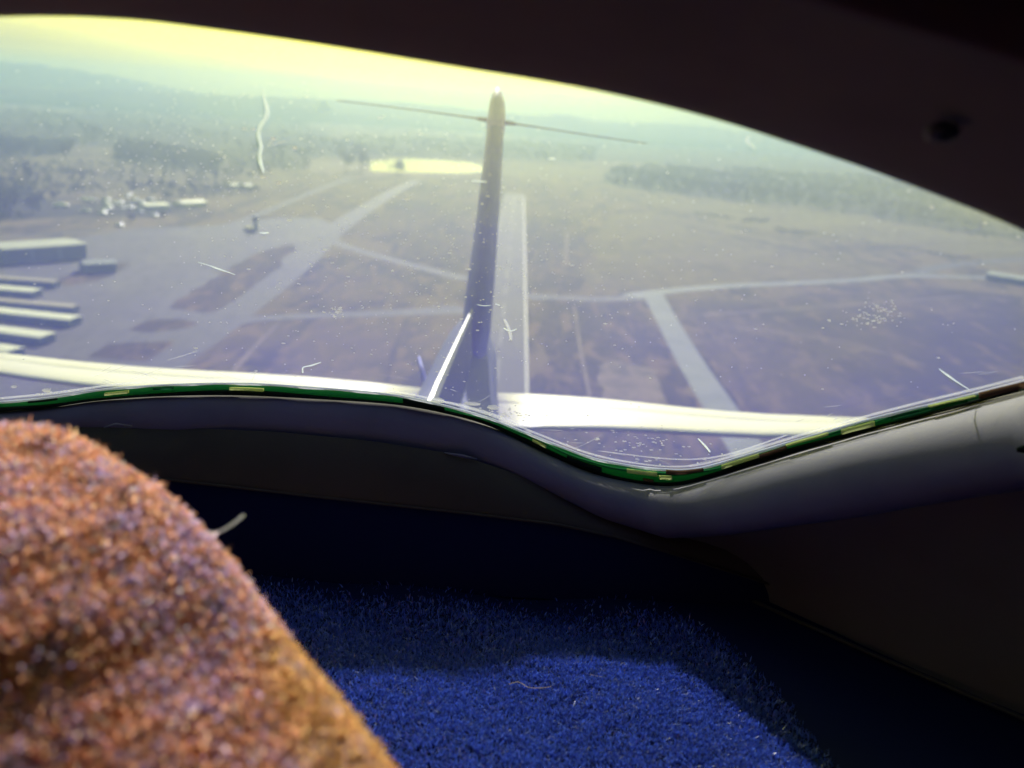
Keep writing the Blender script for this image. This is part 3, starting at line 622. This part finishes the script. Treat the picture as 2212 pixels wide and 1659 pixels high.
def ribbon(name, pts, widths, m, parent, off=.0055, sub=5):
    C = smooth_curve([on_pane(x, y, off) for x, y in pts], sub); n = len(C); v = []
    for i, p in enumerate(C):
        t = (C[min(i+1, n-1)] - C[max(i-1, 0)]).normalized(); nn = t.cross(Vector((0, .4, .92))).normalized()
        wd = float(np.interp(i/(n-1), np.linspace(0, 1, len(widths)), widths))/F*p.length/2
        for k in (-1, 1): v += [p + nn*wd*k, p + nn*wd*k + Vector((0, .0002, .0005))]
    fs = []
    for i in range(n-1):
        a, b = i*4, i*4+4
        fs += [(a, a+2, b+2, b), (a+1, b+1, b+3, a+3), (a, b, b+1, a+1), (a+2, a+3, b+3, b+2)]
    return obj(name, v, fs, m, parent)
ribbon('scratch', [(567, 190), (569, 205), (573, 220), (577, 238), (574, 255), (564, 272), (559, 285), (560, 300), (564, 318), (561, 335), (563, 352), (567, 366), (569, 374)], [1, 3, 5, 9, 10, 8, 7, 8, 7, 8, 7, 9, 6, 2], MT['scratch'], window)
ribbon('scratch', [(578, 316), (600, 311), (618, 304)], [1, 3, 1], MT['smear'], window)
for pts, wd in (([(428, 567), (455, 575), (468, 580), (492, 588), (508, 594)], [1, 3, 7, 3, 1]), ([(561, 503), (570, 504), (580, 503)], [2, 6, 2]), ([(1088, 709), (1096, 714), (1106, 715), (1115, 711)], [2, 4, 4, 2]), 
                ([(654, 806), (655, 794), (672, 790), (693, 783)], [3, 3, 5, 2]), ([(2028, 797), (2048, 812), (2070, 827), (2095, 843)], [1, 5, 3, 1]), ([(1508, 948), (1522, 962), (1534, 977)], [3, 5, 4]), ([(1020, 391), (1035, 392), (1052, 394)], [3, 4, 2]),
                ([(1030, 658), (1045, 661), (1060, 660)], [1, 3, 1]), ([(1070, 657), (1080, 660)], [3, 2]), ([(1185, 345), (1192, 343), (1200, 345)], [3, 7, 3]), ([(1620, 293), (1614, 305), (1630, 322)], [2, 7, 3]), ([(545, 828), (549, 812), (552, 808)], [2, 3, 1])):
    ribbon('scratch', pts, wd, MT['scratch'], window)
for pts, wd in (([(0, 872), (120, 852), (250, 838), (400, 829), (520, 825), (700, 834), (850, 850), (950, 872), (1060, 903), (1180, 945), (1280, 982), (1380, 1005), (1460, 1012), (1530, 1003), (1650, 967), (1800, 925), (1950, 884), (2100, 846), (2212, 818)], [14]*6),
                ([(1300, 975), (1450, 992), (1560, 985), (1700, 940)], [4, 10, 12, 6]), ([(950, 868), (1000, 876), (1080, 900), (1150, 925)], [8, 16, 14, 6]), ([(1090, 690), (1101, 716), (1104, 735)], [6, 8, 5])):
    ribbon('scuff', pts, wd, MT['smear'], window)
ribbon('scuff', [(20, 870), (200, 838), (330, 822), (460, 815)], [1, 2, 2, 1], MT['smear'], window)
for k in range(34):                        # fine scratches near the lower edge
    x = random.choice((random.uniform(1180, 1750), random.uniform(60, 480), random.uniform(900, 1200), random.uniform(1700, 2200))); y = ybot(x) - random.uniform(22, 75); a = random.uniform(-.5, .5); l = random.uniform(10, 70)
    ribbon('scratch', [(x, y), (x + l*.5, min(y + l*.5*a, ybot(x+l*.5)-16)), (x + l, min(y + l*a*1.1, ybot(x+l)-16))], [1, random.uniform(1, 2.4), 1], MT['smear'], window, sub=2)
# dust specks: countless, one part
Vs = []; Fs = []
def speck(px, py, rx, ry):
    p = on_pane(px, py); sc = p.length/F; b = len(Vs)
    for k in range(6):
        q = k*math.pi/3 + .3; Vs.append(p + Vector((rx*sc*math.cos(q), ry*sc*math.sin(q)*.9, ry*sc*math.sin(q)*.42*-1 if False else ry*sc*math.sin(q))))
    Vs.append(p + Vector((0, .0003, .0008)))
    for k in range(6): Fs.append((b+k, b+(k+1) % 6, b+6))
for cx_, cy_, sx_, sy_, nn_ in ((724, 675, 11, 6, 26), (1875, 688, 34, 9, 60), (1910, 662, 20, 7, 24), (190, 850, 60, 8, 40), (1380, 960, 110, 22, 90), (1080, 900, 70, 10, 60)):
    for k in range(nn_):
        x, y = random.gauss(cx_, sx_), random.gauss(cy_, sy_)
        if y < ybot(x) - 20: speck(x, y, random.uniform(1, 5), random.uniform(.5, 1.6))
for k in range(1600):
    u = random.random()
    if u < .55: x, y = random.gauss(980, 260), random.gauss(560, 150)
    elif u < .8: x, y = random.uniform(0, 2212), random.uniform(150, 1000)
    else: x, y = random.gauss(420, 200), random.gauss(330, 90)
    if not (0 < x < 2212) or y < ytop(x)+18 or y > ybot(x)-20: continue
    s = random.lognormvariate(.05, .5); speck(x, y, min(s*1.4, 5), min(s*.5, 2))
for x, y, a, b in ((945, 866, 16, 6), (1065, 880, 14, 5), (880, 430, 7, 3), (700, 540, 6, 3), (590, 300, 6, 4), (637, 320, 6, 4), (570, 383, 8, 4), (602, 395, 7, 5), (625, 475, 6, 3), (2013, 448, 5, 4), (2128, 482, 5, 3), (2200, 512, 4, 3), (100, 843, 9, 4), (30, 835, 6, 3), (1020, 872, 20, 4)): speck(x, y, a, b)
tag(obj('dust_speck', Vs, Fs, MT['dust'], window), kind='stuff')

# cut edge of the acrylic, green sealing strip and loose pieces of sealant
def along(y_off, x0, x1, n=120, d_off=0.0, lift=0.0):
    out = []
    for x in np.linspace(x0, x1, n): out.append(PA(x, ybot(x) + y_off(x) if callable(y_off) else ybot(x) + y_off, interp(x, D_B) + d_off) + Vector((0, 0, lift)))
    return out
def strip_mesh(name, fa, fb, d0, m, x0=-300, x1=2400, n=160, thick=.004):
    v = []
    for x in np.linspace(x0, x1, n):
        d = interp(x, D_B) + d0
        a, b = PA(x, ybot(x) + fa(x), d), PA(x, ybot(x) + fb(x), d - .004)
        v += [a, b, b + Vector((0, thick, .0)), a + Vector((0, thick, .0))]
    fs = grid_faces(n, 4, True) + [(3, 2, 1, 0), tuple(range((n-1)*4, n*4))]
    return obj(name, v, fs, m, window, True)
wob = lambda x: 1.2*math.sin(x*.021) + .8*math.sin(x*.057+1)
strip_mesh('pane_edge', lambda x: -interp(x, gapw) - 4, lambda x: -interp(x, gapw) + 1 + .8*math.sin(x*.05), -.012, MT['edge'])
strip_mesh('seal_backing', lambda x: -interp(x, gapw)*(.22 + .16*math.sin(x*.011+2)), lambda x: 4, -.011, MT['seal_dark'])
strip_mesh('seal_strip', lambda x: -interp(x, gapw) - 1, lambda x: 4, -.006, MT['seal'])
strip_mesh('seal_strip', lambda x: -interp(x, gapw)*.80 + wob(x)*1.3, lambda x: -interp(x, gapw)*.62 + wob(x), -.014, MT['seal'], 1000, 2120)
for x0, x1, a, b, m in ((225, 275, .66, .3, 'seal_pale'), (495, 568, .62, .3, 'seal_pale'), (330, 372, .9, .6, 'seal'), (1150, 1180, .6, .3, 'seal_pale'), (1355, 1420, .78, .5, 'seal_pale'), (1425, 1452, .55, .3, 'seal_pale'), (1440, 1520, 1.0, .72, 'seal_brown'), (1560, 1640, .85, .45, 'seal_pale'), (1640, 1700, .7, .35, 'seal_brown'),
                  (1820, 1890, .78, .25, 'seal_pale'), (1700, 1790, .9, .65, 'seal_pale'), (2120, 2230, 1.1, .2, 'seal_brown'), (1930, 2090, .5, .2, 'seal'), (2010, 2110, .95, .75, 'seal_pale'), (1225, 1300, .5, .1, 'seal_dark'), (60, 120, .95, .7, 'seal_dark'), (870, 960, .8, .1, 'seal_dark'), (1390, 1412, .22, .02, 'seal_brown')):
    strip_mesh('sealant_piece', lambda x: -interp(x, gapw)*a + wob(x)*.4, lambda x: -interp(x, gapw)*b + wob(x)*.6, -.019, MT[m], x0, x1, 8, .006)

# window sill: padded vinyl roll under the pane
CREASE = [(-800, 700), (-400, 960), (0, 940), (180, 935), (400, 936), (600, 945), (800, 964), (980, 992), (1100, 1030), (1200, 1072), (1300, 1120), (1440, 1162), (1560, 1158), (1700, 1137), (1900, 1108), (2212, 1058), (2400, 1020), (2600, 960)]
NCS = 130; rows_ = [(-.10, .035), (0, .0), (.08, -.024), (.2, -.044), (.4, -.060), (.65, -.068), (.85, -.066), (.97, -.055), (1.0, -.035), (1.02, .02)]
v = []
for s, dd in rows_:
    for x in np.linspace(-760, 2540, NCS):
        y0 = ybot(x); y1 = interp(x, CREASE) ; k = interp(x, [(0, .35), (1000, .4), (1250, .85), (1500, 1.2), (2212, 1.35)])
        v.append(PA(x, y0 + (y1-y0)*s + 1.5*math.sin(x*.013+s*3)*s + 1.0*math.sin(x*.05)*max(0, .2-abs(s))*5*.4, interp(x, D_B) + dd*k))
sill = tag(obj('window_sill', v, grid_faces(len(rows_), NCS), MT['vinyl'], smooth=True, mw=M_A), 'padded grey vinyl sill below the rear window', kind='structure')
# two wrinkles of the vinyl
for pts in ([(225, 924, -.05), (250, 917, -.054), (285, 921, -.05)], [(1590, 1103, -.055), (1625, 1112, -.058), (1670, 1125, -.055)], [(960, 978, -.05), (1000, 985, -.055), (1030, 992, -.05)]):
    v, fs = tube_vf([PA(x, y, interp(x, D_B) + d) for x, y, d in pts], [.001, .0028, .001], 6); obj('wrinkle', v, fs, MT['vinyl'], sill, True)
v, fs = tube_vf([PA(2196, 972, .868), PA(2212, 970, .866), PA(2226, 969, .864)], [.002, .004, .002], 8); obj('trim_button', v, fs, MT['seal_dark'], sill, True)

# rear wall, trim cord and the carpeted step below the sill
FLOOR_Z = -.455
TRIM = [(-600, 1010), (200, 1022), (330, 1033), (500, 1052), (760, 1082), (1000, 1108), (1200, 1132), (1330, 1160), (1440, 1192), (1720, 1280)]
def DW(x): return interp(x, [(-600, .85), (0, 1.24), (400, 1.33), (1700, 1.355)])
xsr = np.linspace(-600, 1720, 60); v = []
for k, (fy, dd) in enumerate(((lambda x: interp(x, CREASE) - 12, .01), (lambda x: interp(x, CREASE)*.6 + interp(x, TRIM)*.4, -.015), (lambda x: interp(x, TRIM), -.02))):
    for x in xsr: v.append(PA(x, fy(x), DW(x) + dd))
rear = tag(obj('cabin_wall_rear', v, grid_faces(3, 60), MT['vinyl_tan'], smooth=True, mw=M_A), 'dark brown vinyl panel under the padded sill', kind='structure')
v, fs = tube_vf([PA(x, interp(x, TRIM), DW(x) - .024) for x in xsr], .0022, 6); obj('trim_cord', v, fs, MT['vinyl_tan'], rear, True)
# right side wall
lowr = [(1380, 1190), (1480, 1236), (1600, 1290), (1760, 1362), (1900, 1424), (2060, 1492), (2212, 1556), (2420, 1650), (2600, 1730)]
v = []; nn_ = 40; xw = np.linspace(1380, 2600, nn_)
for s in np.linspace(0, 1, 7):
    for x in xw:
        a = PA(x, interp(x, CREASE) - 10, interp(x, D_B) - .03); b = PZ(x, interp(x, lowr), FLOOR_Z - .01)
        p = a.lerp(b, s); p += Vector((.018*math.sin(math.pi*s), .012*math.sin(math.pi*s), 0)); v.append(p)
side = tag(obj('cabin_wall_right', v, grid_faces(7, nn_), MT['vinyl_side'], smooth=True, mw=M_A), 'dark vinyl side panel right of the carpet', kind='structure')
v, fs = tube_vf([PZ(x, interp(x, lowr) - 4, FLOOR_Z + .004) for x in xw], .0028, 6); obj('trim_cord', v, fs, MT['vinyl_tan'], side, True)

# carpeted floor: base sheet, carpeted step at its rear, blue pile
def floor_h(x, y): return FLOOR_Z + .006*np.sin(x*9+1)*np.cos(y*7) + .004*np.sin(x*23+y*17)
v = []; nx, ny = 40, 40
for y in np.linspace(.05, 1.45, ny):
    for x in np.linspace(-.95, .95, nx): v.append((x, y, float(floor_h(x, y)) - .004))
b = len(v); fsf = grid_faces(ny, nx)
stp = [PA(x, interp(x, TRIM) + 3, DW(x) - .016) for x in np.linspace(-600, 1720, nx)]; stb = [Vector((p.x, p.y + .01, FLOOR_Z - .01)) for p in stp]
v += stp + stb; fsf += [(b+j, b+j+1, b+nx+j+1, b+nx+j) for j in range(nx-1)]
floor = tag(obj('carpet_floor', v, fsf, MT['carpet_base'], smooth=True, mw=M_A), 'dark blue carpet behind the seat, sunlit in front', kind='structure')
N = 230000
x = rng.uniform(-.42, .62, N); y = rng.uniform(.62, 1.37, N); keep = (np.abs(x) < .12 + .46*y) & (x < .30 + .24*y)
shade_edge = [PZ(a, b, FLOOR_Z) for a, b in ((1480, 1330), (1560, 1385), (1680, 1490), (1800, 1625), (1900, 1740))]      # pile thinned to dark backing, imitating shade by the wall and the rear
xb = np.interp(-y, [-p.y for p in shade_edge], [p.x for p in shade_edge]); keep &= rng.random(N) < np.clip((xb - x)/.05 + .15, 0, 1)*np.clip((1.30 - y)/.22, .02, 1)
x, y = x[keep], y[keep]; n = len(x)
lump = .55 + .45*np.sin(x*310+np.sin(y*170)*2)*np.sin(y*290+np.cos(x*210)*2) + .35*np.sin(x*83+y*61)*np.sin(y*97-x*40)
h = np.clip(.0030 + .0034*lump, .0004, None)*rng.uniform(.6, 1.3, n); z = floor_h(x, y) - .003
ang = rng.uniform(0, 6.283, n); wd = rng.uniform(.0005, .0011, n); lean = rng.normal(0, .0028, (n, 2))
base = np.c_[x, y, z]; dx = np.c_[np.cos(ang)*wd, np.sin(ang)*wd, np.zeros(n)]
tip = base + np.c_[lean, h]; mid = base + np.c_[lean*.35, h*.6]
V = np.stack([base - dx, base + dx, mid + dx*.9, tip, mid - dx*.9], 1).reshape(-1, 3)
i0 = np.arange(n)*5; Fc = np.concatenate([np.c_[i0, i0+1, i0+2], np.c_[i0, i0+2, i0+4], np.c_[i0+4, i0+2, i0+3]])
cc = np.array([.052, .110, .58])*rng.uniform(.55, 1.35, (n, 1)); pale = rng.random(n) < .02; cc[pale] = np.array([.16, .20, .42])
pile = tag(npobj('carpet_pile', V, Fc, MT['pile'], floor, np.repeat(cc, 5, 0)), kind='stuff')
for pts, lab in (([(1043, 1606), (1056, 1618), (1076, 1624), (1101, 1623)], 'pale curved hair lying lowest on the sunlit carpet'), ([(1100, 1478), (1120, 1473), (1140, 1484), (1165, 1486), (1190, 1483)], 'long wavy pale hair across the upper sunlit carpet'), ([(1265, 1455), (1280, 1458), (1300, 1462)], 'short pale hair near the edge of the sun patch')):
    P = smooth_curve([PZ(q[0], q[1], FLOOR_Z + .006) for q in pts], 4)
    tag(obj('lint_hair', *tube_vf(P, .0004, 5), MT['hair'], mw=M_A), lab, 'hair', 'hairs on the carpet')

# cabin ceiling coming down to the upper window edge
v = []; rowsC = [(0, .012, .010), (2, .0, .0), (-1, -.008, 0), (-6, -.016, 0), (-20, -.03, 0), (-60, -.06, 0), (-140, -.11, 0), (-300, -.19, 0), (-600, -.29, 0), (-1100, -.38, 0)]
ncx = 120; xc = np.linspace(-790, 2555, ncx)
for dy, dd, lift in rowsC:
    for x in xc:
        k = .30*max(0, (x-900)/1300)
        v.append(PA(x - dy*k, ytop(x) + dy, max(.18, interp(x, D_T) + dd)) + Vector((0, 0, lift)))
ceil = tag(obj('cabin_ceiling', v, grid_faces(len(rowsC), ncx), MT['headliner'], smooth=True, mw=M_A), 'dark brown moulded ceiling above the rear window', kind='structure')
# darker overhead panel in the corner with a rounded lip
edge = [(1520, -70), (1750, 3), (1900, 50), (2050, 92), (2212, 142), (2450, 215)]
ec = smooth_curve([(a, b_, 0) for a, b_ in edge], 4); v = []
for dy, dd in ((3, .03), (0, .0), (-6, -.008), (-30, -.014), (-150, -.03), (-420, -.05)):
    for p in ec: v.append(PA(p.x - dy*.3, p.y + dy, .365 + dd))
obj('overhead_panel', v, grid_faces(6, len(ec)), MT['headliner_dark'], ceil, True)
# trim screw
sc_d = .482; c0 = PA(2036, 294, sc_d); prof_s = [(0, .0062), (.36, .0062), (.7, .0052), (1, .003), (1.05, .0)]
nrm = (Vector((-.12, -.55, -.8))).normalized(); ax = nrm.cross(X).normalized(); bx = nrm.cross(ax); v = []
for k, rr in prof_s:
    for q in range(14): a = q*2*math.pi/14; v.append(c0 + nrm*(k*.0042 - .0035) + ax*(rr*1.15*math.cos(a)) + bx*(rr*1.35*math.sin(a)))
screw = obj('screw', v, grid_faces(5, 14, True), MT['steel'], ceil, True)
obj('screw_slot', *box_vf(*(c0 + nrm*.0012), .0016, .007, .0012), MT['seal_dark'], screw)

# unseen windowless fuselage shell added to keep daylight out, capped behind the camera
loop = [p for p in tp3] + [p for p in reversed(bt3)]
ctr = sum(loop, Vector())/len(loop); ring0, ring1, ring2 = [], [], []
for p in loop:
    o = Vector((p.x - ctr.x, 0, p.z - ctr.z)); o = o.normalized() if o.length > 1e-6 else Vector((0, 0, 1))
    g = .42 if o.z < 0 else .30
    ring0.append(p + Vector((o.x*.002, .012, o.z*.002))); ring1.append(p + Vector((o.x*.35, .02, o.z*g)))
    q = ring1[-1]; ring2.append(Vector((q.x*1.05, -.9, q.z*1.1)))
n = len(loop); v = ring0 + ring1 + ring2 + [Vector((0, -1.1, -.1))]
fs = grid_faces(3, n, True) + [(2*n + j, 2*n + (j+1) % n, 3*n) for j in range(n)]
obj('fuselage_blackout', v, fs, MT['shell'], plane)

# ------------------------------------------------------------------ the fuzzy seat at the lower left
RIM = [(-420, 1010, .60), (-200, 945, .61), (0, 921, .60), (70, 924, .595), (130, 936, .59), (190, 962, .585), (235, 995, .575), (330, 1062, .555), (400, 1130, .54), (470, 1212, .52), (540, 1312, .50), (586, 1372, .485), (622, 1420, .475), (678, 1485, .46), (742, 1566, .44), (815, 1660, .42), (900, 1760, .40), (1020, 1880, .375)]
RC = smooth_curve(RIM, 4); Q = Vector((-.42, .12, 0)); nrm_rows = [(-.035, -.33), (-.034, -.12), (-.030, -.045), (-.018, -.014), (-.006, -.002), (0, 0), (.015, .0005), (.04, -.002), (.08, -.005), (.13, -.011), (.19, -.020), (.26, -.033), (.34, -.05), (.42, -.08), (.46, -.30)]
def bumpy(x, y): return .003*math.sin(x*41+y*17)*math.sin(y*33-x*12) + .0018*math.sin(x*77+1.3)*math.sin(y*83) + .0010*math.sin(x*190+y*60)*math.sin(y*210-x*70)
rows3 = []
for r, dz in nrm_rows:
    row = []
    for p in RC:
        s = PA(p.x, p.y, p.z); nd = Vector((Q.x - s.x, Q.y - s.y, 0)); L0 = nd.length; nd.normalize(); k = min(1.0, L0/.48)
        q = s + nd*(r*k if r > 0 else r) + Vector((0, 0, dz)); q.z += bumpy(q.x, q.y) if r > .03 else .3*bumpy(q.x, q.y); row.append(q)
    rows3.append(row)
seat = empty('seat', mw=M_A @ Matrix.Translation((-.3, .4, FLOOR_Z))); tag(seat, 'fuzzy orange and violet upholstered seat with a tan edge, at the lower left', 'seat')
inv = Vector((.3, -.4, -FLOOR_Z)); nS = len(RC)
cover = obj('seat_cover', [p + inv for row in rows3 for p in row], grid_faces(len(rows3), nS), MT['fleece_base'], seat, True)
i_s = next(i for i, p in enumerate(RC) if p.x > 575)
# wool fibres over the cover: countless, one part
A = np.array([[tuple(p + inv) for p in row] for row in rows3]); nr = len(rows3)
cellw = []; 
for i in range(1, nr-2):
    for j in range(nS-1):
        ar = np.linalg.norm(np.cross(A[i+1, j]-A[i, j], A[i, j+1]-A[i, j])); cellw.append((i, j, ar))
wts = np.array([c[2] for c in cellw]); N = 160000; pick = rng.choice(len(cellw), N, p=wts/wts.sum())
ci = np.array([(c[0], c[1]) for c in cellw])[pick]; u = rng.random((N, 1)); w_ = rng.random((N, 1))
P = (A[ci[:,0], ci[:,1]]*(1-u)*(1-w_) + A[ci[:,0]+1, ci[:,1]]*u*(1-w_) + A[ci[:,0], ci[:,1]+1]*(1-u)*w_ + A[ci[:,0]+1, ci[:,1]+1]*u*w_)
nn = np.cross(A[ci[:,0], ci[:,1]+1]-A[ci[:,0], ci[:,1]], A[ci[:,0]+1, ci[:,1]]-A[ci[:,0], ci[:,1]]); nn /= np.linalg.norm(nn, axis=1)[:, None] + 1e-12
nn[nn[:, 2] < 0] *= -1
ramp = np.clip((ci[:, 1] + w_[:, 0] - i_s)/10, 0, 1); dist_row = np.array([r for r, _ in nrm_rows])[ci[:, 0]] + u[:, 0]*np.diff(np.array([r for r, _ in nrm_rows]))[ci[:, 0]]
on_edge = (ci[:, 1] >= i_s) & (dist_row + rng.normal(0, .006, N) < .002 + .028*ramp)      # tan band that widens along the lower rim
dirn = nn + rng.normal(0, .75, (N, 3)); dirn /= np.linalg.norm(dirn, axis=1)[:, None]; flip = (dirn*nn).sum(1) < 0; dirn[flip] *= -1
Lf = rng.uniform(.0012, .0034, (N, 1)); long_ = rng.random(N) < .03; Lf[long_] *= 2.6; Lf[on_edge] *= .45
side_v = np.cross(dirn, rng.normal(size=(N, 3))); side_v /= np.linalg.norm(side_v, axis=1)[:, None]; side_v *= rng.uniform(.0004, .0009, (N, 1))
curl = rng.normal(0, .0012, (N, 3)); mid = P + dirn*Lf*.55 + curl; tip = P + dirn*Lf
V = np.stack([P - side_v, P + side_v, mid + side_v, tip, mid - side_v], 1).reshape(-1, 3); i0 = np.arange(N)*5
Fc = np.concatenate([np.c_[i0, i0+1, i0+2], np.c_[i0, i0+2, i0+4], np.c_[i0+4, i0+2, i0+3]])
q = P/.011; patch = np.sin(q[:,0]*1.3+np.sin(q[:,1]*.9)*1.6)*np.sin(q[:,1]*1.1+np.sin(q[:,0]*.7)*1.5) + .55*np.sin(q[:,0]*2.9+q[:,1]*1.7)*np.sin(q[:,1]*3.1-q[:,0])
big = np.sin(P[:,0]*31+.6)*np.sin(P[:,1]*27+P[:,0]*14)
pv_ = 1/(1+np.exp(-(patch*1.6 + big*.7 - .15 + rng.normal(0, .7, N))*1.6))
orange = np.array([1.0, .53, .38])*rng.uniform(.6, 1.35, (N, 1)); violet = np.array([.68, .52, .92])*rng.uniform(.55, 1.35, (N, 1))
cf = np.where((rng.random(N) < pv_*.75)[:, None], violet, orange); wht = rng.random(N) < .07; cf[wht] = [.72, .68, .74]
tan = np.array([.88, .60, .31])*rng.uniform(.8, 1.15, (N, 1)); cf = np.where(on_edge[:, None], tan, cf)
CV = np.repeat(np.clip(cf, 0, 1), 5, 0)
for nm, sel in (('seat_wool', ~on_edge), ('seat_edge_wool', on_edge)):
    ks = np.where(sel)[0]; vi = (ks[:, None]*5 + np.arange(5)).ravel(); j0 = np.arange(len(ks))*5
    tag(npobj(nm, V[vi], np.concatenate([np.c_[j0, j0+1, j0+2], np.c_[j0, j0+2, j0+4], np.c_[j0+4, j0+2, j0+3]]), MT['fleece'], seat, CV[vi]), kind='stuff')
# clear plastic thread sticking out of the seat
P = smooth_curve([PA(*q) for q in [(405, 1172, .55), (424, 1156, .555), (438, 1146, .56), (452, 1150, .562), (470, 1150, .568), (500, 1134, .575), (527, 1112, .58)]], 4); v = []
for i, p_ in enumerate(P):
    wd = .0004 + .0005*i/len(P); t_ = (P[min(i+1, len(P)-1)] - P[max(i-1, 0)]).normalized(); b_ = t_.cross(Vector((0, 1, 0))).normalized()
    for s in (-1, 1): v += [p_ + b_*wd*s, p_ + b_*wd*s + Vector((0, .0004, 0))]
fs = []
for i in range(len(P)-1):
    a, b_ = i*4, i*4+4; fs += [(a, a+2, b_+2, b_), (a+1, b_+1, b_+3, a+3), (a, b_, b_+1, a+1), (a+2, a+3, b_+3, b_+2)]
tag(obj('plastic_thread', v, fs, MT['thread'], mw=M_A), 'short clear plastic thread sticking up from the orange seat', 'thread')
